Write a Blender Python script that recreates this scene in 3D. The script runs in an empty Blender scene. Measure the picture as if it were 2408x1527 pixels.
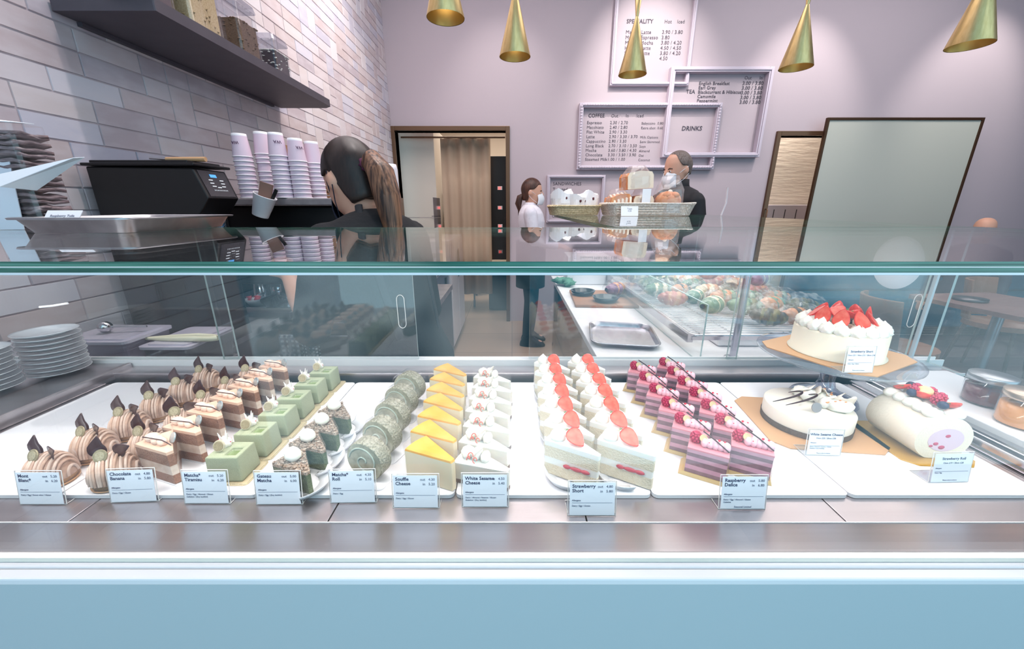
import bpy, bmesh, math, random
from mathutils import Matrix, Vector, noise
R = math.radians; PI = math.pi; TAU = 2*PI
sc = bpy.context.scene
COL = sc.collection
# ------------------------------------------------------------------ camera
F = 904.0; TH = R(17.1); CZ = 1.40
cam = bpy.data.objects.new('camera', bpy.data.cameras.new('camera')); COL.objects.link(cam)
cam.data.sensor_width = 36; cam.data.lens = F/2408*36; cam.data.clip_start = .02
cam.location = (0, 0, CZ); cam.rotation_euler = (PI/2-TH, 0, 0)
sc.camera = cam
# ------------------------------------------------------------------ view, world (daylight street behind the photographer)
sc.view_settings.view_transform = 'Standard'; sc.view_settings.look = 'None'
sc.view_settings.gamma = 1; sc.view_settings.exposure = 0.35
sc.view_settings.use_curve_mapping = False
cy = sc.cycles
cy.max_bounces = 10; cy.transparent_max_bounces = 28; cy.diffuse_bounces = 3; cy.glossy_bounces = 4; cy.adaptive_threshold = .02
cy.caustics_reflective = False; cy.caustics_refractive = False; cy.sample_clamp_indirect = 6
try: cy.use_denoising = True
except Exception: pass
W = bpy.data.worlds.new('world'); sc.world = W; W.use_nodes = True
nt = W.node_tree; bg = nt.nodes['Background']
tc = nt.nodes.new('ShaderNodeTexCoord'); no = nt.nodes.new('ShaderNodeTexNoise')
no.inputs['Scale'].default_value = 3.0; no.inputs['Detail'].default_value = 2
rp = nt.nodes.new('ShaderNodeValToRGB')
rp.color_ramp.elements[0].position = .46; rp.color_ramp.elements[0].color = (.04, .18, .28, 1)
rp.color_ramp.elements[1].position = .56; rp.color_ramp.elements[1].color = (.53, .78, .92, 1)
nt.links.new(tc.outputs['Generated'], no.inputs['Vector']); nt.links.new(no.outputs['Fac'], rp.inputs['Fac'])
nt.links.new(rp.outputs['Color'], bg.inputs['Color']); bg.inputs['Strength'].default_value = 1.75

# ------------------------------------------------------------------ room lights
def area(name, loc, rot, sx, sy, power, col=(1, 1, 1), spread=180):
    l = bpy.data.lights.new(name, 'AREA'); l.shape = 'RECTANGLE'; l.size = sx; l.size_y = sy; l.energy = power; l.color = col
    l.spread = R(spread)
    o = bpy.data.objects.new(name, l); COL.objects.link(o); o.location = loc; o.rotation_euler = rot; return o
def spot(name, loc, target, power, ang, blend=.5, col=(1, .95, .9), rad=.03):
    l = bpy.data.lights.new(name, 'SPOT'); l.energy = power; l.spot_size = R(ang); l.spot_blend = blend; l.color = col
    l.shadow_soft_size = rad
    o = bpy.data.objects.new(name, l); COL.objects.link(o); o.location = loc
    o.rotation_euler = (Vector(target)-Vector(loc)).to_track_quat('-Z', 'Y').to_euler(); return o
CEIL = 3.95
area('case_light_front', (-.08, .352, 1.338), (R(28), 0, 0), 1.95, .018, 3.9, (1, .97, .93))
for x_ in (-.75, -.15, .45): spot('spot_case', (x_+.12, 1.0, CEIL-.1), (x_, .60, 1.02), 62, 20, .7, (1, .96, .92), .02)
area('bakery_case_light', (.62, 1.5, 1.342), (0, 0, 0), .5, 1.1, 2.6, (1, .95, .9))
area('ceiling_fill_counter', (-.1, 2.3, CEIL-.05), (0, 0, 0), 2.4, 2.6, 62, (1, .93, .92))  # unseen broad light, added as ambient fill behind the counter
area('ceiling_fill_seating', (3.4, 2.6, CEIL-.05), (0, 0, 0), 2.8, 3, 62, (1, .93, .92))  # added ambient fill for the seating side, no visible fitting
spot('spot_menu', (1.35, 3.55, CEIL-.1), (1.45, 4.7, 2.75), 115, 62, .9)
spot('spot_menu_low', (1.2, 3.2, CEIL-.1), (1.4, 4.7, 1.9), 60, 60, 1)
spot('spot_wall_right', (3.0, 3.7, CEIL-.1), (3.1, 4.7, 2.4), 80, 55, .8)
spot('spot_wall_far_right', (4.9, 3.7, CEIL-.1), (4.9, 4.7, 2.4), 80, 60, .8)
spot('spot_wall_left', (-.1, 3.7, CEIL-.1), (-.1, 4.7, 2.3), 36, 60, 1)
spot('spot_tiles', (-.45, 2.9, CEIL-.1), (-1.34, 3.2, 2.3), 130, 75, .9, (1, .93, .85))
spot('spot_tiles_near', (-.3, 1.2, CEIL-.1), (-1.34, 1.0, 1.9), 76, 85, .9, (1, .92, .91))
spot('fill_spot_baskets', (.6, .55, CEIL-.1), (.56, 1.97, 1.45), 150, 24, .6, (1, .95, .9))  # added fill spot, brightens the basket fronts
area('kitchen_light', (-.2, 6.2, 2.9), (0, 0, 0), 2, 1.5, 50, (1, .9, .78))
area('side_room_light', (3.1, 6.0, 2.9), (0, 0, 0), 1.5, 1.5, 100, (1, .94, .86))

# ------------------------------------------------------------------ helpers
rnd = random.Random(7)
def s2l(c): return c/12.92 if c <= .04045 else ((c+.055)/1.055)**2.4
def hx(h):
    h = h.lstrip('#'); return tuple(s2l(int(h[i:i+2], 16)/255) for i in (0, 2, 4))+(1,)
_M = {}
def mat(name, col, rough=.5, metal=0, n=None, bump=None, sss=0, coat=0, emit=0, trans=0, alpha=1, stretch=None, ior=1.45, col2=None):
    """n=(scale, amount) mixes towards col2 (or a darker col) by noise; bump=(scale, strength)"""
    if name in _M: return _M[name]
    m = bpy.data.materials.new(name); m.use_nodes = True; _M[name] = m
    t = m.node_tree; b = t.nodes['Principled BSDF']; c = hx(col)
    b.inputs['Base Color'].default_value = c; b.inputs['Roughness'].default_value = rough; b.inputs['Metallic'].default_value = metal
    b.inputs['IOR'].default_value = ior
    if sss:
        b.inputs['Subsurface Weight'].default_value = sss; b.inputs['Subsurface Scale'].default_value = .006
        b.inputs['Subsurface Radius'].default_value = (1, .6, .4)
    if coat: b.inputs['Coat Weight'].default_value = coat; b.inputs['Coat Roughness'].default_value = .12
    if emit: b.inputs['Emission Color'].default_value = c; b.inputs['Emission Strength'].default_value = emit
    if trans: b.inputs['Transmission Weight'].default_value = trans
    if alpha < 1: b.inputs['Alpha'].default_value = alpha
    def coords(sc_):
        tcn = t.nodes.new('ShaderNodeTexCoord'); mp = t.nodes.new('ShaderNodeMapping')
        mp.inputs['Scale'].default_value = tuple(sc_*k for k in (stretch or (1, 1, 1)))
        t.links.new(tcn.outputs['Object'], mp.inputs['Vector']); return mp
    if n:
        mp = coords(n[0]); nn = t.nodes.new('ShaderNodeTexNoise'); nn.inputs['Scale'].default_value = 1; nn.inputs['Detail'].default_value = 4
        t.links.new(mp.outputs[0], nn.inputs['Vector'])
        mr = t.nodes.new('ShaderNodeMapRange'); mr.inputs[1].default_value = .35; mr.inputs[2].default_value = .65; mr.inputs[4].default_value = n[1]
        t.links.new(nn.outputs['Fac'], mr.inputs[0])
        mx = t.nodes.new('ShaderNodeMix'); mx.data_type = 'RGBA'
        mx.inputs[6].default_value = c; mx.inputs[7].default_value = hx(col2) if col2 else tuple(k*.55 for k in c[:3])+(1,)
        t.links.new(mr.outputs[0], mx.inputs[0]); t.links.new(mx.outputs[2], b.inputs['Base Color'])
    if bump:
        mp = coords(bump[0]); nn = t.nodes.new('ShaderNodeTexNoise'); nn.inputs['Scale'].default_value = 1; nn.inputs['Detail'].default_value = 3
        t.links.new(mp.outputs[0], nn.inputs['Vector'])
        bp = t.nodes.new('ShaderNodeBump'); bp.inputs['Strength'].default_value = bump[1]; bp.inputs['Distance'].default_value = .01
        t.links.new(nn.outputs['Fac'], bp.inputs['Height']); t.links.new(bp.outputs[0], b.inputs['Normal'])
    return m
def thin_glass(name, tint, f0, k, rough=0.0, haze=0):
    """clear sheet: passes light straight on, reflects more the flatter it is looked at"""
    if name in _M: return _M[name]
    m = bpy.data.materials.new(name); m.use_nodes = True; _M[name] = m
    t = m.node_tree; t.nodes.clear(); N = t.nodes.new; L = t.links.new
    o = N('ShaderNodeOutputMaterial'); mx = N('ShaderNodeMixShader'); tr = N('ShaderNodeBsdfTransparent'); gl = N('ShaderNodeBsdfGlossy')
    tr.inputs[0].default_value = tint+(1,); gl.inputs['Roughness'].default_value = rough; gl.inputs[0].default_value = (1, 1, 1, 1)
    g = N('ShaderNodeNewGeometry'); d = N('ShaderNodeVectorMath'); d.operation = 'DOT_PRODUCT'
    L(g.outputs['Normal'], d.inputs[0]); L(g.outputs['Incoming'], d.inputs[1])
    def mth(op, a, b=None, v=None):
        q = N('ShaderNodeMath'); q.operation = op; L(a, q.inputs[0])
        if b is not None: L(b, q.inputs[1])
        if v is not None: q.inputs[1].default_value = v
        return q.outputs[0]
    a = mth('ABSOLUTE', d.outputs['Value']); q = N('ShaderNodeMath'); q.operation = 'SUBTRACT'; q.inputs[0].default_value = 1; L(a, q.inputs[1])
    p = mth('POWER', q.outputs[0], v=5.0); p = mth('MULTIPLY', p, v=k); p = mth('ADD', p, v=f0)
    L(p, mx.inputs[0]); L(tr.outputs[0], mx.inputs[1]); L(gl.outputs[0], mx.inputs[2])
    if haze:
        df = N('ShaderNodeBsdfDiffuse'); df.inputs[0].default_value = (.9, .9, .92, 1); m2 = N('ShaderNodeMixShader'); m2.inputs[0].default_value = haze
        L(mx.outputs[0], m2.inputs[1]); L(df.outputs[0], m2.inputs[2]); L(m2.outputs[0], o.inputs[0])
    else: L(mx.outputs[0], o.inputs[0])
    return m
GLASS = thin_glass('clear_glass', (.975, .985, .98), .038, .9)
FILM = thin_glass('clear_film', (.985, .985, .985), .03, .6, .06, .03)
RGLASS = thin_glass('rear_door_glass', (.95, .97, .97), .052, .9)
BAG = thin_glass('clear_bag_film', (.97, .97, .98), .08, .6, .08, .09)
WRAP = thin_glass('crinkled_wrap', (.97, .97, .98), .05, .6, .07, .015)
ACRY = thin_glass('clear_acrylic', (.93, .95, .97), .06, .9, .02)
JARG = thin_glass('jar_glass', (.93, .94, .95), .07, .9, .01)
GEDGE = mat('green_glass_edge', '27594a', .12, 0, n=(7, .7), col2='6fa893', stretch=(1, 1, 60), coat=.25)
AEDGE = mat('acrylic_edge', 'f2ece8', .25)
STEEL = mat('brushed_steel', 'c9c1c4', .29, .95, n=(3, .5), bump=(240, .03), stretch=(.12, 6, 6), col2='9d9498')
CHROME = mat('polished_steel', 'c9c8cc', .14, 1)
DSTEEL = mat('dark_steel', '6a6568', .35, 1)
ALU = mat('bright_aluminium', 'f2f0f2', .35, .15)
WHITE = mat('white_melamine', 'f4f1f4', .35, n=(7, .15), col2='e9e4ee')
FRAMEW = mat('white_enamel', 'f5f3f5', .28, coat=.3)
PAPER = mat('white_paper', 'f2f1f6', .75)
BLACK = mat('black_plastic', '0d0c0f', .42)
SATIN = mat('satin_black_metal', '1a191c', .35, .3)
BLUE = mat('blue_laminate', 'c0ccd0', .42)
PORC = mat('porcelain', 'cfd3d8', .18, coat=.6)
CREAM = mat('whipped_cream', 'fbf6ec', .42, sss=.25)
SPONGE = mat('vanilla_sponge', 'f2e6d0', .85, n=(420, .5), col2='e4d0ae', bump=(500, .35))
RED = mat('strawberry_skin', 'e02a22', .28, n=(500, .35), col2='f07a60', coat=.4)
REDIN = mat('strawberry_flesh', 'e4523f', .35, n=(110, .5), col2='f28a74')
LEAFG = mat('berry_leaf', '5f7a3a', .55)
RASP = mat('raspberry', 'b2123f', .35, n=(200, .4), col2='d9487a', coat=.4)
BLUEB = mat('blueberry', '262f4f', .45)
CHOC = mat('dark_chocolate', '3a1a1c', .3, coat=.3)
GOLD = mat('gold_board', 'd3a377', .4, .12)
GOLDD = mat('gold_foil_disc', 'b0a384', .35, .4, n=(260, .6), col2='8c8062')
SKIN = mat('skin', 'd9a48c', .5, sss=.15)
WIRE = mat('bright_wire', 'd8d8dc', .2, 1)
INK = mat('navy_ink', '232d55', .7)
INKG = mat('grey_ink', '5f6580', .7)

def D(px, py):
    xc = (px-1204)/F; yc = (763.5-py)/F
    return Vector((xc, math.cos(TH)+yc*math.sin(TH), -math.sin(TH)+yc*math.cos(TH)))
def pz(px, py, z): d = D(px, py); return Vector((0, 0, CZ))+d*((z-CZ)/d.z)
def py_(px, py, Y): d = D(px, py); return Vector((0, 0, CZ))+d*(Y/d.y)
def px_(px, py, X): d = D(px, py); return Vector((0, 0, CZ))+d*(X/d.x)

class MB:
    def __init__(s): s.v = []; s.f = []; s.m = []; s.s = []; s.x = Matrix()
    def at(s, loc=(0, 0, 0), rz=0, rx=0, ry=0, sc_=1):
        s.x = Matrix.Translation(loc) @ Matrix.Rotation(rz, 4, 'Z') @ Matrix.Rotation(rx, 4, 'X') @ Matrix.Rotation(ry, 4, 'Y') @ (Matrix.Scale(sc_, 4) if not isinstance(sc_, tuple) else Matrix.Diagonal(sc_+(1,))); return s
    def add(s, vs, fs, mi=0, sm=False):
        k = len(s.v); X = s.x
        s.v += [X @ Vector(p) for p in vs]
        for i, f in enumerate(fs):
            s.f.append([a+k for a in f]); s.m.append(mi[i] if isinstance(mi, list) else mi); s.s.append(sm)
        return s
    def box(s, x0, x1, y0, y1, z0, z1, mi=0):
        vs = [(x0, y0, z0), (x1, y0, z0), (x1, y1, z0), (x0, y1, z0), (x0, y0, z1), (x1, y0, z1), (x1, y1, z1), (x0, y1, z1)]
        return s.add(vs, [(0, 3, 2, 1), (4, 5, 6, 7), (0, 1, 5, 4), (1, 2, 6, 5), (2, 3, 7, 6), (3, 0, 4, 7)], mi)
    def prism(s, poly, z0, z1, ms=0, mt=None, sm=False, top=None):
        n = len(poly); tp = top or poly
        vs = [(p[0], p[1], z0) for p in poly]+[(p[0], p[1], z1) for p in tp]
        fs = [(i, (i+1) % n, n+(i+1) % n, n+i) for i in range(n)]
        s.add(vs, fs, ms, sm)
        mt = (ms if not isinstance(ms, list) else ms[0]) if mt is None else mt
        return s.add(vs, [tuple(range(n-1, -1, -1)), tuple(range(n, 2*n))], mt)
    def rings(s, rs, mi=0, sm=True, cap=True, closed=False):
        n = len(rs[0]); vs = [p for r in rs for p in r]; fs = []
        K = len(rs)
        for k in range(K if closed else K-1):
            a = k*n; b = ((k+1) % K)*n
            for i in range(n): fs.append((a+i, a+(i+1) % n, b+(i+1) % n, b+i))
        s.add(vs, fs, mi, sm)
        if cap and not closed: s.add(vs, [tuple(range(n-1, -1, -1)), tuple(range((K-1)*n, K*n))], mi, sm)
        return s
    def lathe(s, prof, n=24, mi=0, star=0, lobes=8, twist=0, sm=True, cap=True):
        rs = []
        for j, (r, z) in enumerate(prof):
            rs.append([((r*(1+star*math.cos(lobes*(a+twist*j/len(prof)))))*math.cos(a), (r*(1+star*math.cos(lobes*(a+twist*j/len(prof)))))*math.sin(a), z) for a in (TAU*i/n for i in range(n))])
        return s.rings(rs, mi, sm, cap)
    def ell(s, c, r, mi=0, nu=14, nv=9, wob=0):
        rs = []
        for j in range(nv+1):
            th = PI*j/nv; th = min(max(th, .02), PI-.02); ring = []
            for i in range(nu):
                a = TAU*i/nu; p = Vector((math.sin(th)*math.cos(a), math.sin(th)*math.sin(a), -math.cos(th)))
                k = 1+(wob*noise.noise(p*2.3+Vector(c)*31) if wob else 0)
                ring.append((c[0]+r[0]*p.x*k, c[1]+r[1]*p.y*k, c[2]+r[2]*p.z*k))
            rs.append(ring)
        return s.rings(rs, mi)
    def tube(s, pts, r, n=8, mi=0, closed=False, cap=True, flat=1):
        pts = [Vector(p) for p in pts]; K = len(pts); rr = r if isinstance(r, (list, tuple)) else [r]*K
        rs = []; up = Vector((0, 0, 1)); prev = None
        for k in range(K):
            d = (pts[(k+1) % K]-pts[k-1]) if closed else (pts[min(k+1, K-1)]-pts[max(k-1, 0)])
            if d.length < 1e-9: d = Vector((0, 0, 1))
            d.normalize()
            u = (prev-d*prev.dot(d)) if prev is not None else d.cross(up if abs(d.z) < .9 else Vector((1, 0, 0)))
            if u.length < 1e-6: u = d.orthogonal()
            u.normalize(); w = d.cross(u); prev = u
            rs.append([pts[k]+(u*math.cos(a)+w*math.sin(a)*flat)*rr[k] for a in (TAU*i/n for i in range(n))])
        return s.rings(rs, mi, True, cap, closed)
    def sheet(s, P, mi=0, sm=True):
        """P: grid of points rows x cols"""
        r = len(P); c = len(P[0]); vs = [p for q in P for p in q]
        return s.add(vs, [(i*c+j, i*c+j+1, (i+1)*c+j+1, (i+1)*c+j) for i in range(r-1) for j in range(c-1)], mi, sm)
    def build(s, name, mats, parent=None, loc=None, rz=0, bevel=0, solid=0, sub=0, seg=2, remesh=0):
        me = bpy.data.meshes.new(name); me.from_pydata([tuple(p) for p in s.v], [], s.f)
        if not isinstance(mats, (list, tuple)): mats = [mats]
        for m in mats: me.materials.append(m)
        me.polygons.foreach_set('material_index', [min(a, len(mats)-1) for a in s.m]); me.polygons.foreach_set('use_smooth', s.s)
        me.update()
        o = bpy.data.objects.new(name, me); COL.objects.link(o)
        if parent is not None: o.parent = parent
        if loc is not None: o.location = loc
        o.rotation_euler.z = rz
        if solid: q = o.modifiers.new('solid', 'SOLIDIFY'); q.thickness = solid; q.offset = 0
        if remesh: q = o.modifiers.new('remesh', 'REMESH'); q.mode = 'VOXEL'; q.voxel_size = remesh; q.use_smooth_shade = True; q = o.modifiers.new('smooth', 'SMOOTH'); q.iterations = 4
        if sub: q = o.modifiers.new('sub', 'SUBSURF'); q.levels = sub; q.render_levels = sub
        if bevel: q = o.modifiers.new('bevel', 'BEVEL'); q.width = bevel; q.segments = seg; q.limit_method = 'ANGLE'; q.angle_limit = R(40); q.harden_normals = False
        return o
def tag(o, label=None, cat=None, group=None, kind=None):
    if label: o['label'] = label
    if cat: o['category'] = cat
    if group: o['group'] = group
    if kind: o['kind'] = kind
    return o
def thing(name, label, cat, loc=(0, 0, 0), rz=0, group=None):
    o = bpy.data.objects.new(name, None); COL.objects.link(o); o.location = loc; o.rotation_euler.z = rz; o.empty_display_size = .02
    return tag(o, label, cat, group)
def dup(root, loc=None, rz=None, label=None, scl=None):
    kids = {}
    for o in bpy.data.objects:
        if o.parent: kids.setdefault(o.parent.name, []).append(o)
    def cp(o, par):
        c = o.copy(); COL.objects.link(c)
        if par is not None: c.parent = par
        for k in kids.get(o.name, []): cp(k, c)
        return c
    r = cp(root, None)
    if loc is not None: r.location = loc
    if rz is not None: r.rotation_euler.z = rz
    if label: r['label'] = label
    if scl: r.scale = (scl,)*3
    return r
def struct(name, mb, mats, **k): return tag(mb.build(name, mats, **k), kind='structure')
def text(name, body, size, mtx, m, parent=None, align='LEFT', bold=0, spacing=1.0, shear=0, label=None, line=1.0):
    c = bpy.data.curves.new(name, 'FONT'); c.body = body; c.size = size; c.align_x = align; c.resolution_u = 2; c.offset = bold
    c.space_character = spacing; c.shear = shear; c.space_line = line; c.extrude = .00008
    c.materials.append(m); q_ = bpy.data.objects.new(name, c); me = bpy.data.meshes.new_from_object(q_); bpy.data.objects.remove(q_); bpy.data.curves.remove(c)
    o = bpy.data.objects.new(name, me); COL.objects.link(o)
    if parent is not None: o.parent = parent
    o.matrix_local = mtx
    if label: o['label'] = label
    return o
ORD = ['frontmost', 'second', 'third', 'fourth', 'fifth', 'sixth', 'seventh', 'eighth', 'ninth', 'tenth', 'eleventh', 'twelfth', 'thirteenth', 'fourteenth']
def rect(cx, cy, w, h, r=0, n=4):
    if r <= 0: return [(cx-w/2, cy-h/2), (cx+w/2, cy-h/2), (cx+w/2, cy+h/2), (cx-w/2, cy+h/2)]
    P = []
    for sx, sy, a0 in ((1, -1, -PI/2), (1, 1, 0), (-1, 1, PI/2), (-1, -1, PI)):
        for i in range(n+1):
            a = a0+PI/2*i/n; P.append((cx+sx*(w/2-r)+r*math.cos(a), cy+sy*(h/2-r)+r*math.sin(a)))
    return P
def circ(cx, cy, r, n=24, ry=None): return [(cx+r*math.cos(TAU*i/n), cy+(ry or r)*math.sin(TAU*i/n)) for i in range(n)]

# ------------------------------------------------------------------ room shell
BACKY = 4.71; LX = -1.34; RX = 7.6
LILAC = mat('lilac_paint', 'b9aab0', .75, bump=(60, .04))
# back wall with two door openings: door 1 x[-1.325,-.06], door 2 x[2.87,3.6]
d1l, d1r, d1t = -1.30, -.07, 2.20
d2l, d2r, d2t = py_(1832, 327, BACKY).x, py_(1832, 327, BACKY).x+.95, 2.15
w = MB()
for a, b, z0, z1 in ((LX, d1l, 0, CEIL), (d1l, d1r, d1t, CEIL), (d1r, d2l, 0, CEIL), (d2l, d2r, d2t, CEIL), (d2r, RX, 0, CEIL)):
    w.box(a, b, BACKY, BACKY+.12, z0, z1)
struct('wall_back', w, LILAC)
struct('wall_right', MB().box(RX, RX+.1, -1.2, BACKY, 0, CEIL), LILAC)
struct('ceiling', MB().box(LX-.12, RX+.1, -1.2, 8, CEIL, CEIL+.1), mat('ceiling_paint', 'b9afb9', .8))
# floor tiles behind the counter, darker floor on the customers' side
def floor_mat(name, c1, c2, mort, sx, sy, rough):
    m = bpy.data.materials.new(name); m.use_nodes = True; t = m.node_tree; b = t.nodes['Principled BSDF']
    tcn = t.nodes.new('ShaderNodeTexCoord'); br = t.nodes.new('ShaderNodeTexBrick'); br.offset = 0
    br.inputs['Color1'].default_value = hx(c1); br.inputs['Color2'].default_value = hx(c2); br.inputs['Mortar'].default_value = hx(mort)
    br.inputs['Scale'].default_value = 1; br.inputs['Brick Width'].default_value = sx; br.inputs['Row Height'].default_value = sy; br.inputs['Mortar Size'].default_value = .004
    t.links.new(tcn.outputs['Object'], br.inputs['Vector']); t.links.new(br.outputs['Color'], b.inputs['Base Color']); b.inputs['Roughness'].default_value = rough
    return m
struct('floor', MB().box(LX-.12, 1.04, -1.2, 8, -.1, 0), floor_mat('beige_floor_tiles', 'b39a86', 'a88f7c', '8a7466', .6, .6, .3))
struct('floor_seating', MB().box(1.04, RX+.1, -1.2, 8, -.1, 0), floor_mat('dark_floor_boards', '5b4c4c', '4f4243', '352b2c', 1.2, .15, .35))
# tiled left wall
def tile_wall():
    cw, ch = .1075, .0665; nx, nz = 62, 59; y0 = -1.2; gap = .0022; z0 = 1.4+.319-26*ch+.0015
    occ = [[False]*nz for _ in range(nx)]; rr = random.Random(11); mb = MB(); cols = []
    pal = ['c9b8ba', 'cdbec0', 'beafb4', 'd1c6ca', 'b8abb2', 'd3c6c6', 'c2b1b3', 'bdb8c6', 'c8c4d0', 'd2cdd5', 'c3b2b2', 'd9cfd2']
    for j in range(nz):
        for i in range(nx):
            if occ[i][j]: continue
            a, b = 1, 1; q = rr.random()
            if q < .12 and j+1 < nz and not occ[i][j+1]: b = 2
            elif i+1 < nx and not occ[i+1][j] and q < .95: a = 2
            for ii in range(a):
                for jj in range(b): occ[i+ii][j+jj] = True
            Y0 = y0+i*cw; Y1 = Y0+a*cw; Z0 = z0+j*ch; Z1 = Z0+b*ch; d = .0015+.0012*rr.random(); e = .002
            if Z1 < .0 or Z0 > CEIL or Y0 > BACKY: continue
            Y1 = min(Y1, BACKY)
            g = gap/2
            x0, x1 = LX-.004, LX+d
            vs = [(x0, Y0+g, Z0+g), (x0, Y1-g, Z0+g), (x0, Y1-g, Z1-g), (x0, Y0+g, Z1-g), (x1, Y0+g+e, Z0+g+e), (x1, Y1-g-e, Z0+g+e), (x1, Y1-g-e, Z1-g-e), (x1, Y0+g+e, Z1-g-e)]
            mb.add(vs, [(4, 5, 6, 7), (0, 1, 5, 4), (1, 2, 6, 5), (2, 3, 7, 6), (3, 0, 4, 7)])
            cols += [hx(rr.choice(pal))]*5
    return mb, cols
mb, cols = tile_wall()
n0 = len(mb.f); mb.box(LX-.1, LX-.0015, -1.2, BACKY, 0, CEIL); cols += [hx('a89aa0')]*6
m = bpy.data.materials.new('glazed_wall_tiles'); m.use_nodes = True; t = m.node_tree; b = t.nodes['Principled BSDF']
at = t.nodes.new('ShaderNodeVertexColor'); at.layer_name = 'tile'; nn = t.nodes.new('ShaderNodeTexNoise'); nn.inputs['Scale'].default_value = 22; nn.inputs['Detail'].default_value = 6
tcn = t.nodes.new('ShaderNodeTexCoord'); mp = t.nodes.new('ShaderNodeMapping'); mp.inputs['Scale'].default_value = (1, .35, 1)
t.links.new(tcn.outputs['Object'], mp.inputs[0]); t.links.new(mp.outputs[0], nn.inputs['Vector'])
mr = t.nodes.new('ShaderNodeMapRange'); mr.inputs[1].default_value = .4; mr.inputs[2].default_value = .72; mr.inputs[4].default_value = .55
t.links.new(nn.outputs['Fac'], mr.inputs[0]); mx = t.nodes.new('ShaderNodeMix'); mx.data_type = 'RGBA'; mx.inputs[7].default_value = hx('ddd4d8')
t.links.new(mr.outputs[0], mx.inputs[0]); t.links.new(at.outputs[0], mx.inputs[6]); t.links.new(mx.outputs[2], b.inputs['Base Color'])
bp = t.nodes.new('ShaderNodeBump'); bp.inputs['Strength'].default_value = .12; bp.inputs['Distance'].default_value = .01
t.links.new(nn.outputs['Fac'], bp.inputs['Height']); t.links.new(bp.outputs[0], b.inputs['Normal']); b.inputs['Roughness'].default_value = .33
wl = struct('wall_left', mb, m)
ca = wl.data.color_attributes.new('tile', 'FLOAT_COLOR', 'CORNER')
for p in wl.data.polygons:
    for li in p.loop_indices: ca.data[li].color = cols[p.index]
# doorways: bronze frames
BRONZE = mat('bronze_trim', '6b4f3c', .35, .6)
def doorframe(name, x0, x1, zt, y=BACKY):
    f = MB(); tk = .045
    f.box(x0-tk, x0, y-.03, y+.13, 0, zt+tk).box(x1, x1+tk, y-.03, y+.13, 0, zt+tk).box(x0, x1, y-.03, y+.13, zt, zt+tk)
    return struct(name, f, BRONZE, bevel=.003)
doorframe('door_1', d1l, d1r, d1t); doorframe('door_2', d2l, d2r, d2t)
# kitchen beyond door 1, side room beyond door 2
KIT = mat('kitchen_paint', 'd8cbbd', .7)
k = MB().box(-2.4, LX-.12, BACKY+.12, 8, 0, CEIL).box(-2.4, 1.6, 7.9, 8, 0, CEIL).box(1.5, 1.6, BACKY+.12, 8, 0, CEIL)
struct('wall_kitchen', k, KIT)
WAVY = mat('cream_ripple_plaster', 'eadfce', .6, bump=(9, .9), stretch=(.5, 1, 3))
struct('wall_side_room', MB().box(2.2, 5.2, 5.6, 5.7, 0, CEIL).box(2.2, 2.3, BACKY+.12, 5.6, 0, CEIL).box(5.1, 5.2, BACKY+.12, 5.6, 0, CEIL), WAVY)
# ------------------------------------------------------------------ the cake display case
CX0, CX1 = -1.335, 1.045
Z0 = 1.40-.38            # top of the white boards
SD = Z0-.006             # steel deck
GT = 1.3557              # top of the glass lid
case = thing('display_case', 'long glass cake display case with pale blue front and steel deck', 'display case', (0, .3, 0))
def cpart(name, mb, mats, parent=case, **k):
    mb.v = [p-Vector((0, .3, 0)) for p in mb.v]
    return mb.build(name, mats, parent, **k)
cpart('front_panel', MB().box(CX0, CX1+.25, .3085, .325, 0, 1.0175), BLUE)
cpart('body', MB().box(CX0, CX1, .326, .872, .0, .985), mat('groove_shade_body', '47454b', .5))  # shade of the groove behind the boards is put into this dark colour
f = MB().box(CX0, CX1+.25, .306, .3185, 1.018, 1.0268).box(CX0, CX1+.25, .3195, .339, 1.018, 1.0278)
cpart('front_frame', f, FRAMEW, bevel=.002)
cpart('front_ledge', MB().add([(CX0, .3392, 1.0275), (1.3, .3392, 1.0275), (1.3, .3924, SD+.0012), (CX0, .3924, SD+.0012), (CX0, .3392, .985), (1.3, .3392, .985), (1.3, .3924, .985), (CX0, .3924, .985)], [(0, 1, 2, 3), (7, 6, 5, 4), (0, 4, 5, 1), (3, 2, 6, 7)]), STEEL)
dk = MB()
sx = [CX0]+[-.236+.332*i for i in (-3, -2, -1, 0, 1, 2, 3)]+[1.3]
for a, b_ in zip(sx[:-1], sx[1:]):
    if b_-a > .01: dk.box(a+.0008, min(b_-.0008, .968), .3940, .794, SD-.012, SD)
cpart('deck', dk, STEEL, bevel=.0008)
cpart('deck_lip', MB().box(CX0, .968, .3925, .3938, SD-.004, SD+.0022), ALU)
# left ledge (plates stand on it), right gutter + white ledge, back ledge with door rail
cpart('left_ledge', MB().box(CX0, -.93, .394, .87, SD+.0005, 1.036).box(-.930, -.918, .394, .86, SD+.0005, 1.040), STEEL, bevel=.003)
cpart('right_gutter', MB().box(.768, .8, .394, .80, SD+.0005, 1.022).box(.806, .822, .394, .80, SD+.0005, 1.030), CHROME, bevel=.003)
cpart('right_ledge', MB().box(.8225, .998, .341, .812, SD+.0005, 1.040), WHITE, bevel=.002)
cpart('back_ledge', MB().box(-.93, CX1, .814, .862, SD-.01, 1.030).box(-.93, CX1, .8125, .8155, 1.026, 1.0325), STEEL, bevel=.001)
cpart('door_rail', MB().box(CX0, CX1, .8625, .8655, 1.0, 1.045).box(CX0, CX1, .882, .885, 1.0, 1.045).box(CX0, CX1, .8655, .882, 1.0, 1.035), ALU)
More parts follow.
